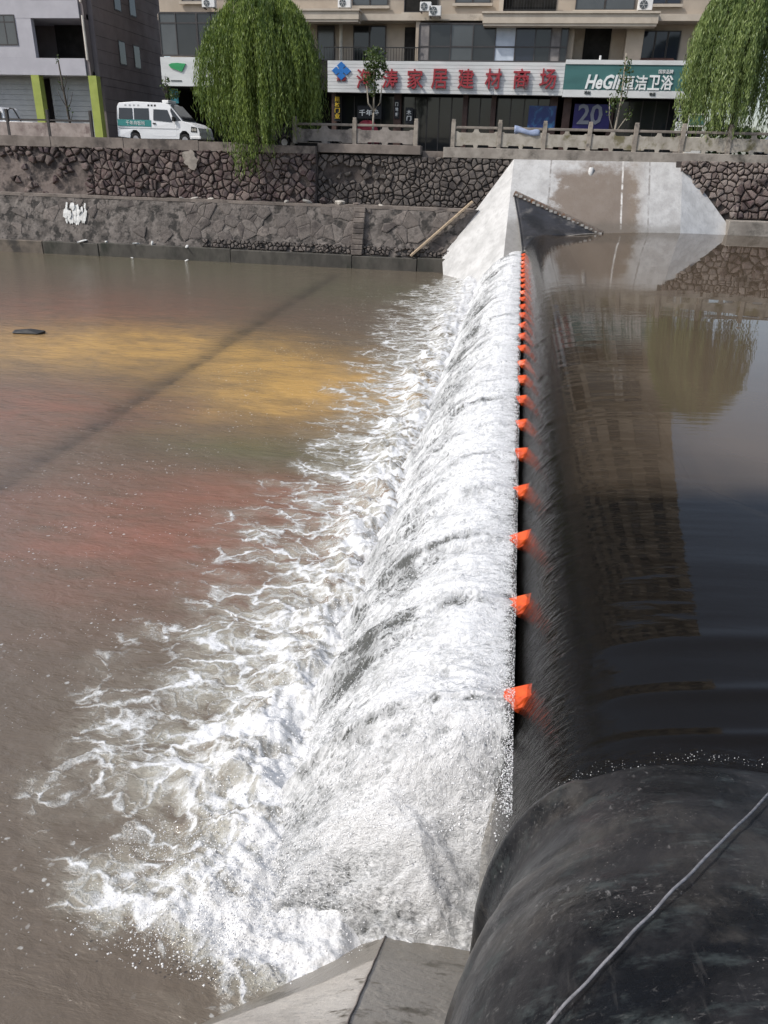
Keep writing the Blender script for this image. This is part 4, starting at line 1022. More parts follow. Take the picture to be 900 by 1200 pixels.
for dx, dz in ((0, .26), (-.31, 0), (.31, 0), (0, -.26), (0, 0)):
    b.prism_y([(X[0]+dx-.26, X[2]+dz), (X[0]+dx, X[2]+dz-.21), (X[0]+dx+.26, X[2]+dz), (X[0]+dx, X[2]+dz+.21)], 49.42+.003*(dx+dz), 49.48)
o = b.build('blue_emblem', M_SBLUE, sg)
for k, dx in enumerate((-.16, .16)):
    q = at(400, 92.5, 49.45); text('small_letter', '海涛'[k], q[0]+dx-.13, q[0]+dx+.13, q[2], .24, 49.46, M_SRED, sg, so_, .02, .02)
so2 = (5, 49.5, 7.1)
s2 = empty('shop_sign', so2, 'teal sign board with white bathroom shop lettering beside the white board', 'sign')
r2 = rect(661.5, 76, 815, 107, 49.5); r2 = (r[1]+.01, at(813, 95, 49.5)[0], rect(661, 76, 813, 106, 49.5)[2], rect(661, 76, 813, 106, 49.5)[3])
MB(so2).box(r2[0], r2[1], 49.48, 49.97, r2[2], r2[3]).build('sign_panel', M_TEAL, s2)
MB(so2).box(r2[0], r2[1], 49.46, 49.98, r2[2]-.36, r2[2]-.004).build('lower_strip', M_SIGNW, s2)
MB(so2).box(r2[0], r2[1], 49.44, 49.98, r2[3]+.004, r2[3]+.22).build('top_trim', M_SIGNW, s2)
def word(body, x0, x1, y, h, m, Y=49.46, parent=None, off=None, **k):
    a = at(x0, y, Y); c = at(x1, y, Y); return text('lettering', body, a[0], c[0], (a[2]+c[2])/2, h, Y, m, parent, off, **k)
word('HeGII', 686, 728, 96, .72, M_SWHITE, 49.46, s2, so2, bold=.03, shear=.25)
for k, ch in enumerate('恒洁卫浴'):
    word(ch, 729+15.2*k, 743+15.2*k, 97, .72, M_SWHITE, 49.46, s2, so2, bold=.022)
word('国家品牌', 772, 789, 84, .20, M_SWHITE, 49.46, s2, so2, bold=.01)
word('地址', 684.5, 692, 108.3, .17, M_SBLACK, 49.45, s2, so2, bold=.01); word('电话', 761, 768, 110.3, .17, M_SBLACK, 49.45, s2, so2, bold=.01)
so3 = (-22, 49.5, 7.2)
s3 = empty('shop_sign', so3, 'small white sign with green emblem left of the big willow', 'sign')
rr3 = rect(189, 67, 262, 101, 49.5); MB(so3).box(rr3[0], rr3[1], 49.5, 49.97, rr3[2], rr3[3]).build('sign_panel', M_SIGNW, s3)
q0, q1 = at(198, 79, 49.48), at(218, 79, 49.48); zq = q0[2]
b = MB(so3); b.prism_y([(q0[0], zq+.14), (q0[0]+.12, zq-.02), (q1[0]-.28, zq-.22), (q1[0], zq+.20), (q1[0]-.5, zq+.24), (q0[0]+.2, zq+.22)], 49.44, 49.49); b.build('green_emblem', M_SGREEN, s3)
MB(so3).box(q0[0]+.05, q1[0]-.35, 49.47, 49.495, zq-.72, zq-.66).build('grey_line', M_GLASSG, s3)
# posters and hanging signs in the shop fronts
def poster(name, x0, y0, x1, y1, Y, m, label, cat='poster'):
    r = rect(x0, y0, x1, y1, Y); o = ((r[0]+r[1])/2, Y, r[2]); t = empty(name, o, label, cat)
    MB(o).box(r[0], r[1], Y-.02, Y+.02, r[2], r[3]).build('board', m, t, bevel=.005); return t, o, r
n_ = NT('blue_swirl'); p_ = n_.pos(); M_SWIRL = n_.done(n_.bsdf(n_.mix(n_.sm(n_.noise(p_, 1.6, 6, .6, 1.5), .48, .72), (.006, .022, .12), (.03, .13, .27)), .4))
poster('blue_poster', 619, 124, 651, 150, 50.2, M_SWIRL, 'bright blue poster in the dark shop front right of the doorway')
t, o, r = poster('violet_poster', 672, 122, 715, 151, 50.2, M_VIOLET, 'dark violet poster with large pale number twenty')
word('20', 677, 706, 134, 1.05, M_DIMW, 50.16, t, o, bold=.02); 
t, o, r = poster('vertical_sign', 790, 117, 801, 157, 50.0, M_SIGNB, 'narrow black vertical sign with white characters at the right shop', 'sign')
for k, ch in enumerate('江元园'): word(ch, 791, 799.5, 123.5+12.5*k, .50, M_SWHITE, 49.96, t, o, bold=.02)
t, o, r = poster('vertical_sign', 391.5, 112, 399, 142, 50.25, M_SIGNB, 'narrow dark vertical sign with yellow characters by the willow', 'sign')
for k, ch in enumerate('建材门业'): word(ch, 392.3, 398.2, 116+6.6*k, .27, M_YELLOW, 50.21, t, o, bold=.02)
t, o, r = poster('shop_banner', 419, 124, 447, 139, 50.3, M_SIGNB, 'dark banner with three white characters behind the pale sapling', 'sign')
for k, ch in enumerate('千年舟'): word(ch, 421+8*k, 428+8*k, 132, .33, M_SWHITE, 50.26, t, o, bold=.02)
t, o, r = poster('vertical_sign', 462, 117, 468, 139, 50.3, M_SIGNB, 'thin black vertical sign with small white characters left of the gap', 'sign')
for k, ch in enumerate('门地板'): word(ch, 463.3, 466.6, 122+6*k, .2, M_SWHITE, 50.26, t, o, bold=.02)
t, o, r = poster('vertical_sign', 475, 126, 484, 145, 50.3, M_SIGNB, 'short black vertical sign with two white characters beside the gap', 'sign')
for k, ch in enumerate('木门'): word(ch, 476.5, 482, 131.5+7*k, .26, M_SWHITE, 50.26, t, o, bold=.02)
tq, oq, rq = poster('hanging_sign', 199, 104, 209, 121, 50.2, sign_mat('teal_panel', (.03, .20, .24)), 'small teal panel under the green emblem sign', 'sign')

# --- grey building on the left
go = (-30, FY, 3.97)
gb = empty('grey_building', go, 'pale grey building with dark balcony openings and lime green pillars at left', 'building')
GX1 = -27.15
def gwall(name, r, y0, y1, m, bev=0): return MB(go).box(r[0], r[1], y0, y1, r[2], r[3]).build(name, m, gb, bevel=bev)
zA = at(60, 88, FY)[2]; zB = at(60, 68, FY)[2]; zC = at(60, 18, FY)[2]; zD = at(60, 8, FY)[2]
GX0 = -44
xo0 = at(39, 45, FY)[0]; xo1 = at(95, 45, FY)[0]
gwall('core', (GX0, GX1-.02, 3.9, 27), 53, 60, M_GREYS)
gwall('side_wall', (GX1-.3, GX1, zA, 27), 50.6, 60.5, M_GREYS)
gwall('side_wall', (GX1-.3, GX1-.004, 3.95, zA-.004), 50.9, 60.5, M_GREYS)
for s_ in range(8):
    z0 = zA+STO*s_*.99
    gwall('parapet', (GX0, xo1+.05, z0, z0+(zB-zA)), FY, 50.35, M_GREYF)
    gwall('ceiling_slab', (GX0, GX1-.31, z0+.002, z0+.25), 50.36, 53, M_GREYF)
    zt = z0+(zC-zA)
    gwall('spandrel', (GX0, xo1+.04, zt, zt+(zD-zC)-.004), FY+.02, 50.36, M_GREYF)
    gwall('wall_panel', (GX0, xo0, z0+(zB-zA)+.004, zt-.004), FY+.01, 50.34, M_GREYF)
    gwall('balcony_back', (xo0, GX1-.31, z0+.26, zt), 52.6, 52.99, M_DARKIN)
    gwall('end_pier', (xo1+.10, GX1-.31, z0+.0, z0+STO*.985), 50.1, 50.6, M_GREYS)
    X = at(99, 45, 49.95)[0]
    MB(go).tube([(X, 50.02, z0+(zB-zA)*.9), (X, 50.02, zt)], .07, 8).build('corner_pipe', M_PIPE, gb)
    wr = (xo0-2.6, at(19, 35, FY)[0], z0+(at(10, 53, FY)[2]-zA), z0+(at(10, 17, FY)[2]-zA))
    f = MB(go)
    f.box(wr[0], wr[1], FY-.03, FY+.005, wr[3]-.06, wr[3]); f.box(wr[0], wr[1], FY-.03, FY+.005, wr[2], wr[2]+.06); f.box(wr[1]-.06, wr[1], FY-.028, FY+.003, wr[2]+.06, wr[3]-.06)
    for k in (1, 2, 3): f.box(wr[1]-.72*k-.03, wr[1]-.72*k+.03, FY-.028, FY+.003, wr[2]+.06, wr[3]-.06)
    f.box(wr[0], wr[1], FY-.026, FY+.002, wr[3]-.42, wr[3]-.36)
    w = f.build('window', M_FRAME, gb); MB(go).box(wr[0]+.02, wr[1]-.02, FY-.015, FY+.006, wr[2]+.03, wr[3]-.03).build('pane', M_GLASSG, w)
    for yy in (53.5, 55.6):
        w = MB(go).box(GX1-.05, GX1+.03, yy, yy+.95, z0+.95, z0+2.35).build('side_window', M_FRAME, gb); MB(go).box(GX1, GX1+.036, yy+.08, yy+.87, z0+1.03, z0+2.27).build('pane', M_GLASS, w)
    for k in range(4): MB(go).box(GX1, GX1+.008, 50.7, 60.4, z0+.74*k, z0+.74*k+.03).build('cladding_joint', M_GREYS2, gb)
for k in range(5): MB(go).box(GX1-.004, GX1+.006, 51, 60.4, 4.3+.74*k, 4.33+.74*k).build('cladding_joint', M_GREYS2, gb)
for x0, x1 in ((37, 47), (104, 112)):
    r = rect(x0, 90, x1, 150, 50.0); xx = at((x0+x1)/2+5, 125, 50.1)[0]
    MB(go).box(xx-.27, xx+.27, 50.0, 50.5, 3.97, zA-.004).build('lime_pillar', M_LIMEP, gb)
xp1 = at(47, 125, 50.1)[0]; xp2 = at(113, 125, 50.1)[0]
for a, c in ((GX0, xp1-.4), (xp1+.28, xp2-.3)):
    sh = MB(go).box(a, c, 51.2, 51.25, 3.97, zA-.004).build('roller_shutter', M_SHUT, gb)
    for k in range(int((zA-4.0)/.3)): MB(go).box(a+.01, c-.01, 51.17, 51.197, 4.0+.3*k, 4.27+.3*k).build('shutter_slat', M_SHUT, sh)

# ------------------------------------------------------------------ vehicles
M_VAN = mat('white_van_paint', (.76, .77, .78), (.72, .73, .74), 1.5, .3, .03, spec=.5)
M_TYRE = mat('tyre_rubber', (.018, .018, .018), None, 6, .8, .3); M_HUB = mat('wheel_rim', (.42, .42, .43), None, 6, .4, .1, metal=.5)
M_STRIPE = sign_mat('green_stripe', (.02, .21, .20)); M_LAMP = glass('lamp_glass', (.42, .40, .36), .08); M_TRIM = mat('black_trim', (.03, .03, .03), None, 5, .6, .2)
def wheel(parent, x, y, r, w=.2):
    b = MB(); b.tube([(x, y-w/2, r), (x, y+w/2, r)], r, 20); o = b.build('wheel', M_TYRE, parent, bevel=.02)
    b = MB(); b.tube([(x, y-w/2-.015, r), (x, y-w/2+.02, r)], r*.58, 14); b.build('rim', M_HUB, o)
def shell(profile, y0, y1, tuck, ztuck, zroof):
    """side profile in (x,z) swept across the width; narrower towards the roof"""
    n = len(profile); V = []; F = []
    rows = [(y0+.0, 0), (y0+.02, .0), (y1-.02, 0), (y1, 0)]
    def yy(y, z):
        t = max(0, min(1, (z-ztuck)/(zroof-ztuck))); c = (y0+y1)/2
        return c+(y-c)*(1-tuck*t)
    for y, _ in rows:
        for x, z in profile: V.append((x, yy(y, z), z))
    for k in range(3):
        for i in range(n): F.append((k*n+i, k*n+(i+1) % n, (k+1)*n+(i+1) % n, (k+1)*n+i))
    F += [tuple(range(n-1, -1, -1)), tuple(range(3*n, 4*n))]
    return V, F
VX, VY, VZ = -22.55, 43.2, 3.80
van = empty('parked_van', (VX+2.6, VY, VZ), 'white van with a green lettered stripe parked behind the coping', 'van')
def P_(x, z): return (x-2.6, z)
prof = [P_(0, .42), P_(.02, 1.2), P_(.07, 1.86), P_(.2, 2.04), P_(1.2, 2.11), P_(3.0, 2.07), P_(3.35, 1.98), P_(3.75, 1.62), P_(4.15, 1.22), P_(4.7, 1.10), P_(5.08, .92), P_(5.16, .70), P_(5.15, .40),
        P_(4.55, .36), P_(4.5, .62), P_(4.32, .76), P_(4.1, .76), P_(3.92, .62), P_(3.87, .36), P_(1.45, .34), P_(1.4, .60), P_(1.22, .75), P_(1.0, .75), P_(.82, .60), P_(.77, .36)]
V, F = shell(prof, -.95, .95, .13, 1.0, 2.1); b = MB(); b.raw(V, F); body = b.build('body', M_VAN, van, bevel=.03)
def sidez(z): return -.95*(1-.13*max(0, min(1, (z-1.0)/1.1)))
def side_panel(name, pts, m, parent, d=.012):
    b = MB(); n = len(pts); V = [(x-2.6, sidez(z)-d, z) for x, z in pts]+[(x-2.6, sidez(z)+.02, z) for x, z in pts]
    b.raw(V, [tuple(range(n)), tuple(range(2*n-1, n-1, -1))]+[((i+1) % n, i, n+i, n+(i+1) % n) for i in range(n)]); return b.build(name, m, parent)
for pts in ([(.14, 1.28), (1.02, 1.26), (1.02, 1.80), (.20, 1.80)], [(1.12, 1.26), (2.06, 1.25), (2.06, 1.80), (1.12, 1.80)]):
    w = side_panel('side_window', pts, M_GLASS, van)
d_ = side_panel('front_door', [(2.22, .5), (3.7, .5), (3.75, 1.1), (3.42, 1.82), (2.22, 1.82)], M_VAN, van, .006)
side_panel('door_window', [(2.32, 1.24), (3.50, 1.16), (3.22, 1.74), (2.36, 1.76)], M_GLASS, d_, .014)
side_panel('handle', [(2.28, 1.06), (2.46, 1.06), (2.46, 1.12), (2.28, 1.12)], M_TRIM, d_, .03)
st_ = side_panel('stripe', [(.07, .95), (2.17, .93), (2.17, 1.245), (.07, 1.255)], M_STRIPE, van, .009)
for k, ch in enumerate('千年舟板材'): 
    x0 = VX+.60+.24*k; t_ = text('lettering', ch, x0, x0+.22, VZ+1.095, .22, VY+sidez(1.1)-.022, M_SWHITE, van, (VX+2.6, VY, VZ), .0, .004)
side_panel('crease_line', [(.1, .84), (3.85, .84), (3.85, .86), (.1, .86)], M_SHUT, van, .006)
for k in range(7): side_panel('roof_mark', [(.55+.27*k, 1.90), (.67+.27*k, 1.90), (.67+.27*k, 1.97), (.55+.27*k, 1.97)], M_SHUT, van, .006) if k < 4 else side_panel('roof_mark', [(1.2+.20*k, 1.89), (1.32+.20*k, 1.89), (1.32+.20*k, 1.98), (1.2+.20*k, 1.98)], M_TRIM, van, .006)
b = MB(); b.raw([(3.40-2.6, -.74, 1.96), (4.14-2.6, -.84, 1.25), (4.14-2.6, .84, 1.25), (3.40-2.6, .74, 1.96), (3.38-2.6, -.74, 1.93), (4.10-2.6, -.84, 1.22), (4.10-2.6, .84, 1.22), (3.38-2.6, .74, 1.93)], [(0, 1, 2, 3), (7, 6, 5, 4), (0, 4, 5, 1), (1, 5, 6, 2), (2, 6, 7, 3), (3, 7, 4, 0)])
for v in range(len(b.V)): b.V[v] = (b.V[v][0]+.02, b.V[v][1], b.V[v][2]+.03)
b.build('windscreen', M_GLASS, van)
side_panel('windscreen_side', [(3.45, 1.85), (4.06, 1.24), (3.62, 1.22), (3.40, 1.70)], M_GLASS, van, .011)
side_panel('headlight', [(4.62, .72), (5.0, .70), (5.0, .94), (4.66, .98)], M_TRIM, van, .012)
for x in (4.74, 4.90): 
    b = MB(); b.tube([(x-2.6, -.968, .83), (x-2.6, -.94, .83)], .075, 10); b.build('headlight', M_LAMP, van)
MB().box(4.6-2.6, 5.22-2.6, -.97, .97, .38, .52).build('bumper', M_WHITE, van, bevel=.03)
MB().box(-.03-2.6, .05-2.6, -.93, .93, .38, .54).build('bumper', M_TRIM, van, bevel=.02)
b = MB(); b.box(3.55-2.6, 3.68-2.6, -1.10, -.98, 1.2, 1.42); b.box(3.58-2.6, 3.64-2.6, -.99, -.9, 1.22, 1.28); b.build('wing_mirror', M_TRIM, van, bevel=.02)
MB().box(2.75-2.6, 3.15-2.6, -.5, .5, 2.075, 2.22).build('roof_vent', M_WHITE, van, bevel=.03)
for x in (1.11, 4.21):
    for y in (-.82, .82): wheel(van, x-2.6, y, .31)
van.scale = (.90, 1, 1); van.location.x += .22
def small_car(name, X, Y, Z, label, m, L=4.2, parts_h=1.45, flip=1):
    t = empty(name, (X, Y, Z), label, 'car')
    pr = [(-.5*L, .45), (-.5*L, .8), (-.46*L, .95), (-.30*L, 1.0), (-.18*L, parts_h-.03), (.10*L, parts_h), (.24*L, .98), (.46*L, .82), (.5*L, .6), (.5*L, .4), (.40*L, .36), (.37*L, .6), (.29*L, .66), (.22*L, .6), (.20*L, .34), (-.20*L, .34), (-.22*L, .6), (-.29*L, .66), (-.37*L, .6), (-.40*L, .36)]
    pr = [(x*flip, z) for x, z in pr]
    if flip < 0: pr = pr[::-1]
    V, F = shell(pr, -.85, .85, .22, .85, parts_h); b = MB(); b.raw(V, F); b.build('body', m, t, bevel=.04)
    sy = lambda z: -.85*(1-.22*max(0, min(1, (z-.85)/(parts_h-.85))))
    for pts in ([(-.24, 1.0), (-.02, 1.0), (-.02, parts_h-.08), (-.15, parts_h-.08)], [(.0, 1.0), (.21, 1.0), (.10, parts_h-.08), (.0, parts_h-.08)]):
        p2 = [(x*L*flip, z) for x, z in pts]; n = len(p2)
        V = [(x, sy(z)-.012, z) for x, z in p2]+[(x, sy(z)+.02, z) for x, z in p2]
        b = MB(); b.raw(V, [tuple(range(n)), tuple(range(2*n-1, n-1, -1))]+[((i+1) % n, i, n+i, n+(i+1) % n) for i in range(n)]); b.build('side_window', M_GLASS, t)
    for k in (-.295, .295): wheel(t, k*L*flip, -.74, .3); wheel(t, k*L*flip, .74, .3)
    b = MB(); b.tube([(.49*L*flip, -.62, .68), (.505*L*flip, -.62, .68)], .1, 10); b.build('headlight', M_LAMP, t)
    b = MB(); b.tube([(.49*L*flip, .62, .68), (.505*L*flip, .62, .68)], .1, 10); b.build('headlight', M_LAMP, t)
    return t
M_CARD = mat('dark_car_paint', (.03, .03, .035), None, 2, .25, .02); M_CARW = mat('white_car_paint', (.72, .73, .74), None, 2, .3, .02)
q = at(369, 150, 44.5); small_car('parked_car', q[0]-.3, 44.5, 3.86, 'dark car half hidden behind the big willow and shorter balustrade', M_CARD, 4.0)
q = at(905, 150, 45); small_car('parked_car', q[0]+1.2, 45, 3.86, 'white car at the right edge beyond the right willow', M_CARW, 4.2, 1.75)
# white pickup behind the low fence, left edge
q = at(3, 130, 44); pk = empty('pickup_truck', (q[0], 44, 3.86), 'pale pickup truck with a roll bar behind the low fence', 'pickup')
pr = [(-2.3, .45), (-2.3, 1.0), (-1.35, 1.05), (-.9, 1.68), (.35, 1.72), (.5, 1.62), (.62, 1.0), (2.3, 1.0), (2.3, .45)]
V, F = shell(pr, -.85, .85, .15, .9, 1.7); b = MB(); b.raw(V, F); b.build('body', M_CARW, pk, bevel=.04)
for px0, px1 in ((-1.0, -.3), (-.2, .42)):
    MB().box(px0, px1, -.86, -.80, 1.1, 1.5).build('side_window', M_GLASS, pk)
b = MB(); b.tube([(.75, -.7, 1.0), (.78, -.7, 1.55), (.95, -.7, 1.66), (1.15, -.7, 1.62), (1.5, -.7, 1.0)], .045, 8); b.build('roll_bar', M_TRIM, pk)
for x in (-1.5, 1.5): wheel(pk, x, -.75, .33); wheel(pk, x, .75, .33)
# red covered scooter behind the middle balustrade
q = at(431, 145, 43.0); sct = empty('covered_scooter', (q[0], 43, 3.86), 'scooter under a dark red cover behind the pale sapling', 'scooter')
M_REDC = mat('red_cover', (.32, .03, .05), (.22, .02, .035), 3, .7, .5)
def dome(cx, cy, cz, rx, ry, h, seed, n=16, m_=7):
    rr = np.random.RandomState(seed); V = []; F = []
    for j in range(m_+1):
        t = j/m_; 
        for i in range(n):
            a = 2*math.pi*i/n; r = math.cos(t*math.pi/2)**.55*(1+.08*math.sin(3*a+seed)+.05*rr.uniform(-1, 1)); V.append((cx+rx*r*math.cos(a), cy+ry*r*math.sin(a), cz+h*math.sin(t*math.pi/2)*(1+.06*math.sin(2*a))))
    for j in range(m_):
        for i in range(n): F.append((j*n+i, j*n+(i+1) % n, (j+1)*n+(i+1) % n, (j+1)*n+i))
    F.append(tuple(m_*n+i for i in range(n)))
    return V, F
V, F = dome(0, 0, .35, .62, .35, 1.02, 3); b = MB(); b.raw(V, F); b.build('cover', M_REDC, sct, True)
for x in (-.45, .45): wheel(sct, x, 0, .24, .12)
# blue plastic sheet over the balustrade
q0, q1 = at(603, 150, 39.95), at(633, 150, 39.95)
V = []; F = []
for j in range(10):
    for i in range(15):
        u, v = i/14, j/9; x = q0[0]+(q1[0]-q0[0])*u; s_ = v*1.0-.35
        zt = 4.07+.93; 
        y = 39.95+(-.09 if s_ < 0 else .09)*min(1, abs(s_)*8); z = zt-abs(s_)*.85*(1 if s_ < 0 else 1)+.03*math.sin(7*u+4*v)-.12*u
        V.append((x, y+.02*math.sin(13*u), z+.05))
for j in range(9):
    for i in range(14): a = j*15+i; F.append((a, a+1, a+16, a+15))
b = MB(q0); b.raw(V, F); o = b.build('plastic_sheet', mat('pale_blue_plastic', (.30, .36, .50), (.22, .27, .4), 3, .45, .5), None, True); o.location = q0; tag(o, 'pale blue plastic sheet draped over the balustrade rail', 'sheet')
m_ = o.modifiers.new('thick', 'SOLIDIFY'); m_.thickness = .012
# white notice rack and box at the right end of the shops
q = at(817, 140, 46.5); rk = empty('notice_rack', (q[0], 46.5, 3.97), 'white framed notice rack beside the right willow', 'rack')
for x in (-.42, .42): MB().box(x-.03, x+.03, -.03, .03, 0, 2.1).build('upright', M_WHITE, rk)
for z in (.9, 1.5, 2.05): MB().box(-.39, .39, -.025, .025, z-.03, z+.03).build('cross_bar', M_WHITE, rk)
MB().box(-.38, .38, -.015, .015, 1.55, 2.0).build('board', M_TEAL, rk)
q = at(812, 146, 45.6); wb = empty('white_cabinet', (q[0]+.15, 45.6, 3.86), 'plain white cabinet standing right of the black vertical sign', 'cabinet')
MB().box(-.42, .42, -.3, .3, 0, 1.05).build('casing', M_PIPE, wb, bevel=.02); MB().box(-.38, .38, -.318, -.302, .08, .98).build('door', M_WHITE, wb, bevel=.01)

# ------------------------------------------------------------------ trees
def leaf_mat(name, c1, c2):
    n = NT(name); r = n.attr('tint')
    col = n.mix(r, c1, c2); d = n.node('BsdfDiffuse'); n.set(d.inputs['Color'], col); t = n.node('BsdfTranslucent'); n.set(t.inputs['Color'], n.mix(.5, col, (.10, .14, .02)))
    g = n.node('BsdfGlossy'); g.inputs['Roughness'].default_value = .45; n.set(g.inputs['Color'], (.5, .5, .5))
    m1 = n.node('MixShader'); m1.inputs[0].default_value = .32; n.l.new(d.outputs[0], m1.inputs[1]); n.l.new(t.outputs[0], m1.inputs[2])
    m2 = n.node('MixShader'); m2.inputs[0].default_value = .05; n.l.new(m1.outputs[0], m2.inputs[1]); n.l.new(g.outputs[0], m2.inputs[2])
    return n.done(m2.outputs[0])
M_WILLOW = leaf_mat('willow_leaves', (.042, .085, .016), (.25, .33, .075)); M_WILLOW2 = leaf_mat('pale_willow_leaves', (.065, .115, .03), (.28, .36, .12))
M_SAPL = leaf_mat('sapling_leaves', (.04, .075, .02), (.11, .15, .05)); M_BARK = mat('dark_bark', (.085, .07, .055), (.05, .042, .034), 6, .95, .8); M_BARKP = mat('pale_bark', (.36, .32, .26), (.24, .21, .17), 6, .9, .5)
def leaves_mesh(name, C, D, L_, W_, m, parent, rr, tint):
    """narrow folded leaves: centres C, directions D"""
    n = len(C); D = D/np.linalg.norm(D, axis=1)[:, None]
    A = rr.normal(size=(n, 3)); S = np.cross(D, A); S /= np.linalg.norm(S, axis=1)[:, None]
    V = np.stack([C-D*L_[:, None]*.5, C+S*W_[:, None]*.5, C+D*L_[:, None]*.5, C-S*W_[:, None]*.5], 1).reshape(-1, 3)
    me = bpy.data.meshes.new(name); me.vertices.add(4*n); me.vertices.foreach_set('co', V.reshape(-1).astype(np.float32))
    me.loops.add(4*n); me.loops.foreach_set('vertex_index', np.arange(4*n, dtype=np.int32)); me.polygons.add(n); me.polygons.foreach_set('loop_start', np.arange(0, 4*n, 4, dtype=np.int32))
    try: me.polygons.foreach_set('loop_total', np.full(n, 4, dtype=np.int32))
    except Exception: pass
    me.update(calc_edges=True); a = me.attributes.new('tint', 'FLOAT', 'POINT'); a.data.foreach_set('value', np.repeat(tint, 4).astype(np.float32)); me.materials.append(m)
    return link(name, me, parent)
def willow(X, Y, zb, ztop, rad, bottom, label, m, seed, n_str=1150, leaf=(.20, .042), shoulder=.62):
    rr = np.random.RandomState(seed); t = empty('willow_tree', (X, Y, zb), label, 'tree', 'willow trees along the road')
    H = ztop-zb
    tr = [(0, 0, 0), (.06, .02, H*.2), (-.05, .05, H*.38), (.1, 0, H*.55)]
    MB().tube(tr, [.24, .19, .16, .13], 10).build('trunk', M_BARK, t, True)
    limbs = []
    for k in range(9):
        a = 2*math.pi*k/9+rr.uniform(-.3, .3); r = rad*rr.uniform(.45, .75); z1 = H*rr.uniform(.72, .92); z0 = H*rr.uniform(.34, .54)
        MB().tube([(.05, 0, z0), (r*.4*math.cos(a), r*.4*math.sin(a), z0+(z1-z0)*.6), (r*.8*math.cos(a), r*.8*math.sin(a), z1), (r*1.1*math.cos(a), r*1.1*math.sin(a), z1-.1*H)], [.09, .06, .04, .02], 6).build('limb', M_BARK, t, True)
    C = []; D = []; T = []
    # clumps: bunches of strands falling from limb tips, with gaps between
    nb = 78; bunch = []
    for k in range(nb):
        a = rr.uniform(0, 2*math.pi); q = rr.uniform(0, 1)**.55
        bunch.append((a, q, rr.uniform(.75, 1.1), rr.uniform(0, 1), rr.uniform(-.5, 1.3)))
    for k in range(n_str):
        a, q, hh, tn, lb = bunch[rr.randint(nb)]
        a += rr.normal(0, .075); q = np.clip(q+rr.normal(0, .045), 0, 1.02)
        r0 = rad*q*shoulder*1.08; z0 = H*(1-.30*q**3)*(.92+.08*hh)+rr.normal(0, .10)
        x, y, z = r0*math.cos(a), r0*math.sin(a), z0
        out = rad*(.16+.12*q)*rr.uniform(.6, 1.1); zend = bottom(x+out*math.cos(a), y+out*math.sin(a), rr)-zb+lb*.9*(q > .3)
        ln = max(.6, z0-zend)*(1 if rr.rand() < .62 else rr.uniform(.35, .9)); steps = int(ln/.062); sw = rr.normal(0, .12, 2); ph = rr.uniform(0, 6); tt = np.clip(tn*.6+rr.uniform(0, .5), 0, 1)
        for s_ in range(steps):
            f = s_/steps; e = 1-math.exp(-3.2*f)
            px_, py_ = x+out*e*math.cos(a)+sw[0]*f+.04*math.sin(ph+6*f), y+out*e*math.sin(a)+sw[1]*f
            pz_ = z-ln*(f**1.15)+.22*math.sin(min(1, f*5)*math.pi)*.5
            C.append((px_+rr.normal(0, .05), py_+rr.normal(0, .05), pz_)); D.append((rr.normal(0, .26), rr.normal(0, .26), -1)); T.append(np.clip(tt+rr.normal(0, .18), 0, 1))
    C = np.array(C); D = np.array(D); T = np.array(T); n = len(C)
    o = leaves_mesh('crown', C, D, rr.uniform(.7, 1.3, n)*leaf[0], rr.uniform(.7, 1.3, n)*leaf[1], m, t, rr, T); o['kind'] = 'stuff'
    return t
def bot1(x, y, rr):
    if y < -.9:       # strands hanging down in front of the wall
        return 4.4-1.55*math.exp(-((x+.35)/.8)**2)-.5*math.exp(-((x-.6)/1.2)**2)+rr.uniform(-.3, .9)+.16*x*x*.6
    return 4.3+rr.uniform(-.1, 1.0)
willow(-13.35, 40.75, 3.86, 10.35, 3.6, bot1, 'big dark green willow hanging over the left wall beside the van', M_WILLOW, 5, 1350)
willow(9.15, 42.0, 3.86, 11.2, 2.95, lambda x, y, rr: 5.0+rr.uniform(-.2, 1.1), 'paler willow behind the balustrade at the right edge', M_WILLOW2, 9, 900, shoulder=.74)
def sapling(X, Y, label, segs, m_bark, crown, m_leaf, nl, seed, leaf=(.17, .09), r0=.07):
    rr = np.random.RandomState(seed); t = empty('sapling', (X, Y, 3.86), label, 'tree', 'young trees along the road')
    for i, (pts, rad) in enumerate(segs):
        MB().tube(pts, np.linspace(rad, rad*.45, len(pts)), 7).build('trunk' if i == 0 else 'branch', m_bark, t, True)
    C = []
    for cx, cz, rx, rz, wgt in crown:
        for k in range(int(nl*wgt)):
            v = rr.normal(size=3); v /= np.linalg.norm(v); q = rr.rand()**.4
            C.append((cx+v[0]*rx*q, v[1]*rx*q, cz+v[2]*rz*q))
    if C:
        C = np.array(C); n = len(C); keep = (fbm(C[:, 0]*2.5+seed, C[:, 2]*2.5, 3)+fbm(C[:, 1]*3, C[:, 2]*2+7, 2)) > -.22
        C = C[keep]; n = len(C); D = rr.normal(size=(n, 3)); D[:, 2] -= .5
        leaves_mesh('crown', C, D, rr.uniform(.7, 1.3, n)*leaf[0], rr.uniform(.7, 1.3, n)*leaf[1], m_leaf, t, rr, rr.rand(n))['kind'] = 'stuff'
    return t
q = at(437, 147, 41.5)
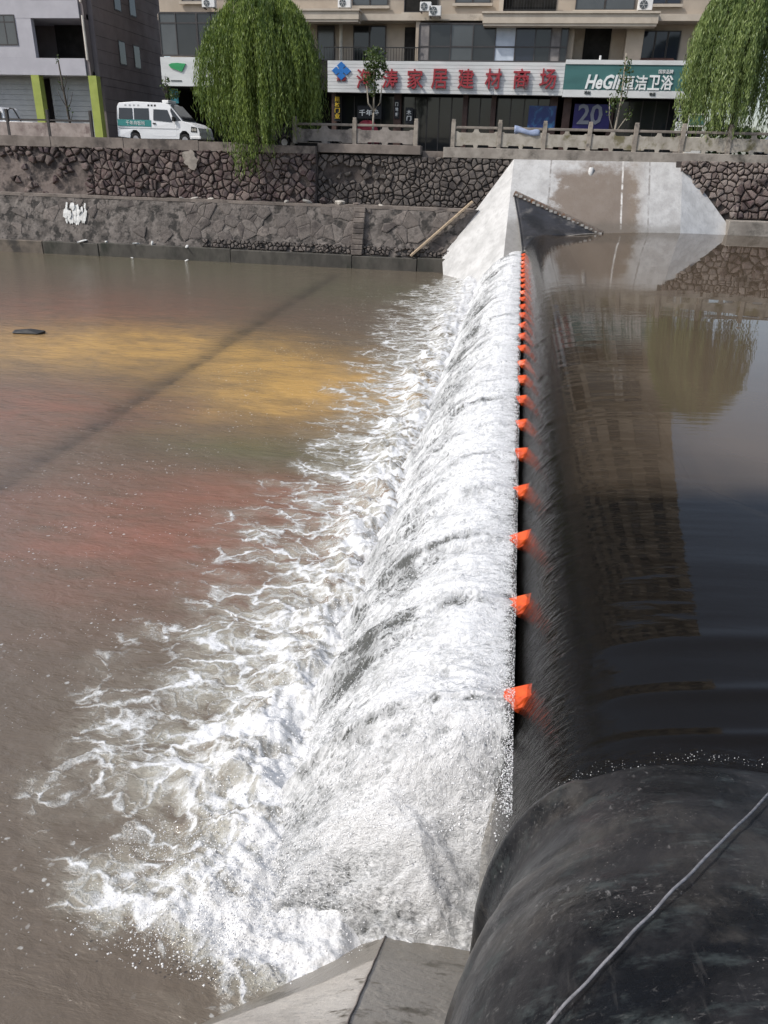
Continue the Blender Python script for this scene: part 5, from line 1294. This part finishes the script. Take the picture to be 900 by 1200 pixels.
sapling(q[0], 41.5, 'young tree with pale forked trunk before the red lettered sign', [([(0, 0, 0), (.0, 0, .9), (.02, 0, 1.75)], .085), ([(.02, 0, 1.75), (-.25, 0, 2.1), (-.35, .05, 2.9)], .055), ([(.02, 0, 1.75), (.35, 0, 2.15), (.42, 0, 2.9)], .055), ([(.02, 0, 1.7), (.03, 0, 2.6), (.0, 0, 4.2)], .05)],
        M_BARKP, [(.05, 4.0, .62, .55, .5), (.25, 3.5, .5, .4, .3), (-.2, 3.3, .35, .5, .15), (0, 2.75, .3, .4, .1)], M_SAPL, 950, 2)
q = at(720, 152, 41.5)
sapling(q[0], 41.5, 'thin sapling with sparse tall leaves before the teal sign', [([(0, 0, 0), (.03, 0, 1.2), (.12, 0, 2.4), (.06, 0, 4.3)], .065), ([(.03, 0, .9), (-.32, 0, 1.7), (-.42, 0, 2.5)], .03), ([(.04, 0, 1.0), (.35, .0, 1.5), (.62, 0, 1.9)], .03), ([(.1, 0, 2.0), (.35, 0, 2.7), (.4, 0, 3.4)], .03)],
        M_BARKP, [(.15, 3.4, .36, .8, .5), (-.3, 2.2, .3, .5, .16), (.55, 1.85, .25, .3, .1), (.05, 2.5, .35, .5, .24)], M_SAPL, 420, 4, (.15, .08))
q = at(82, 142, 41.0)
sapling(q[0], 41.0, 'bare dark sapling with few twigs in front of the grey building', [([(0, 0, 0), (-.03, 0, 1.2), (-.12, 0, 2.4), (-.2, 0, 3.75)], .075), ([(-.05, 0, 1.6), (-.35, 0, 2.1), (-.5, 0, 2.5)], .022), ([(-.05, 0, 1.5), (.22, 0, 1.95), (.36, 0, 2.35)], .022), ([(-.1, 0, 2.2), (-.3, 0, 2.7), (-.32, 0, 3.1)], .02), ([(-.12, 0, 2.4), (.1, 0, 2.8), (.14, 0, 3.1)], .02), ([(0, 0, .9), (.14, 0, 1.2), (.2, 0, 1.35)], .02), ([(-.1, 0, 1.4), (.1, 0, 2.4)], .015)],
        M_BARK, [(-.12, 2.6, .3, .5, .4), (-.2, 3.7, .14, .3, .3), (.1, 1.6, .3, .3, .3)], M_SAPL, 45, 6, (.12, .06))
q = at(197, 120, 45.5)
sapling(q[0], 45.5, 'small leafy sapling behind the white van', [([(0, 0, 0), (.02, 0, 1.8), (-.05, 0, 3.5)], .05), ([(.02, 0, 2.2), (.35, 0, 2.6), (.6, 0, 2.7)], .025), ([(0, 0, 2.4), (-.3, 0, 2.9)], .025)],
        M_BARK, [(.25, 2.55, .4, .2, .4), (-.1, 3.1, .3, .5, .4), (.45, 2.75, .3, .15, .2)], M_SAPL, 200, 8, (.17, .09))

rr = np.random.RandomState(41); n_ = 5200
hx = rr.uniform(10.2, 40, n_); hC = np.stack([hx-20, rr.normal(0, .45, n_), rr.uniform(0, 1, n_)**.7*(1.75+.35*np.sin(hx*1.3)+.2*np.sin(hx*3.1))], -1)
hg = empty('hedge', (20, 53, 3.97), 'dark hedge along the road beyond the right willow', 'hedge'); hD = rr.normal(size=(n_, 3))
leaves_mesh('foliage', hC, hD, rr.uniform(.25, .5, n_), rr.uniform(.15, .3, n_), M_SAPL, hg, rr, rr.rand(n_)*.5)['kind'] = 'stuff'

# ------------------------------------------------------------------ small things on and in the water
o = rock('floating_branch', tuple(np.array([0, 0, .03])+CAM_P+(lambda d: d*((TAIL-CAM_P[2])/d[2]))(CR*(35-450)/FPX-CU*(390-600)/FPX+CF)), .62, .25, .10, 4, M_TRIM, 'dark snag breaking the brown water at the far left', 'branch')
o.rotation_euler = (0, 0, .1)
def onz(px, py, z):
    d = CR*(px-450)/FPX-CU*(py-600)/FPX+CF; return CAM_P+d*((z-CAM_P[2])/d[2])
p = onz(238, 1027, TAIL+.06); rock('red_scrap', p, .045, .035, .03, 8, mat('red_plastic', (.5, .01, .03), None, 5, .4, .2), 'small red plastic scrap floating in the near foam', 'litter')
# grey rope lying slackly over the dry dam end
def tube_surf(X, Y):
    e = float(swell(np.array(Y))); u = min(abs((X-XC)/(RT+e+(float(flare(np.array(Y))) if X > XC else 0))), 1)
    return ZC+(RB+e*.4)*max(1-u**SE, 0)**(1/SE)+float(rise(np.array(Y)))
rp = []
for t in np.linspace(0, 1, 40):
    px_, py_ = (lerp((930, 902), (762, 1072), t/.55) if t < .55 else lerp((762, 1072), (610, 1235), (t-.55)/.45))
    z = .8
    for it in range(25):
        q = onz(px_, py_, z); z = .5*z+.5*(tube_surf(q[0], q[1])+.03)
    rp.append(q+np.array([.004*math.sin(t*50), 0, .012*math.sin(t*17)**2]))
pass_ = rp[len(rp)//2]
for k in range(2): rp = [rp[0]]+[(rp[i-1]+2*rp[i]+rp[i+1])/4 for i in range(1, len(rp)-1)]+[rp[-1]]
b = MB(pass_); b.tube(rp, .0050, 8); o = b.build('rope', M_ROPE, None, True); o.location = pass_; tag(o, 'thin grey rope stretched slantwise over the dry black dam end', 'rope')

# ------------------------------------------------------------------ spray
def spray():
    rr = np.random.RandomState(77); C = []; S = []
    def add(p, s): C.append(p); S.append(s)
    oct_v = np.array([(1, 0, 0), (-1, 0, 0), (0, 1, 0), (0, -1, 0), (0, 0, 1), (0, 0, -1)], float)
    oct_f = np.array([(0, 2, 4), (2, 1, 4), (1, 3, 4), (3, 0, 4), (2, 0, 5), (1, 2, 5), (3, 1, 5), (0, 3, 5)])
    N = 15000
    Y = 1/(rr.uniform(1/30., 1/4.7, N))-1.6; Sx = rr.uniform(.0, 2.0, N)**1.0
    Z, rg, d = nappe_shape(Sx, Y); X = -.085-Sx; Z = Z+.03+np.abs(rr.normal(0, .07, N))*(.3+Sx*.6)
    P1 = np.stack([X, Y, np.maximum(Z, TAIL)], -1); s1 = .0022+.0055*rr.rand(N)**3*(1+0*Sx)
    # thrown up along the toe of the fall
    N2 = 11000; Y2 = 1/(rr.uniform(1/30., 1/4.4, N2))-1.6; X2 = -1.95+rr.normal(0, .32, N2); Z2 = TAIL+.12+np.abs(rr.normal(0, .16, N2))
    P2 = np.stack([X2, Y2, Z2], -1); s2 = .0025+.007*rr.rand(N2)**3
    # scattered in front of the near end
    N3 = 4500; X3 = rr.uniform(-2.9, -.4, N3); Y3 = 2.95+.95*rr.rand(N3)**.7+np.where(X3 > -.9, .35, 0); Z3 = TAIL+.03+np.abs(rr.normal(0, .12, N3))+np.where(X3 > -1.6, .22, 0)
    P3 = np.stack([X3, Y3, Z3], -1); s3 = .002+.0045*rr.rand(N3)**3
    # beads along the edge where the sheet leaves the dam
    N4 = 9000; Y4 = 1/(rr.uniform(1/22., 1/4.9, N4))-1.6; S4 = np.abs(rr.normal(0, .05, N4))+.005; Z4, _, _ = nappe_shape(S4, Y4); P4 = np.stack([-.06-S4, Y4, Z4+.035+np.abs(rr.normal(0, .012, N4))], -1); s4 = .0015+.0032*rr.rand(N4)**2
    N5 = 160; X5 = rr.uniform(.0, 1.25, N5); Y5 = 3.17+np.abs(rr.normal(0, .035, N5))+.02*np.sin(X5*9); Z5 = .83-.55*np.exp(-X5/.22)-.25*np.exp(-X5/1.3)+.006; P5 = np.stack([X5, Y5, Z5], -1); s5 = .001+.0022*rr.rand(N5)**2  # white beads added as glints along the waterline of the dry end
    P = np.concatenate([P1, P2, P3, P4, P5]); s = np.concatenate([s1, s2, s3, s4, s5]); n = len(P)
    jit = rr.uniform(.6, 1.4, (n, 1, 3)); V = (P[:, None, :]+oct_v[None]*jit*s[:, None, None]).reshape(-1, 3)
    F = (oct_f[None]+6*np.arange(n)[:, None, None]).reshape(-1)
    me = bpy.data.meshes.new('water_spray'); me.vertices.add(len(V)); me.vertices.foreach_set('co', V.reshape(-1).astype(np.float32))
    me.loops.add(len(F)); me.loops.foreach_set('vertex_index', F.astype(np.int32)); nf = len(F)//3; me.polygons.add(nf); me.polygons.foreach_set('loop_start', np.arange(0, 3*nf, 3, dtype=np.int32))
    try: me.polygons.foreach_set('loop_total', np.full(nf, 3, dtype=np.int32))
    except Exception: pass
    me.update(calc_edges=True); me.polygons.foreach_set('use_smooth', np.full(nf, True)); me.materials.append(M_SPRAY)
    return tag(link('water_spray', me), kind='stuff')
spray()
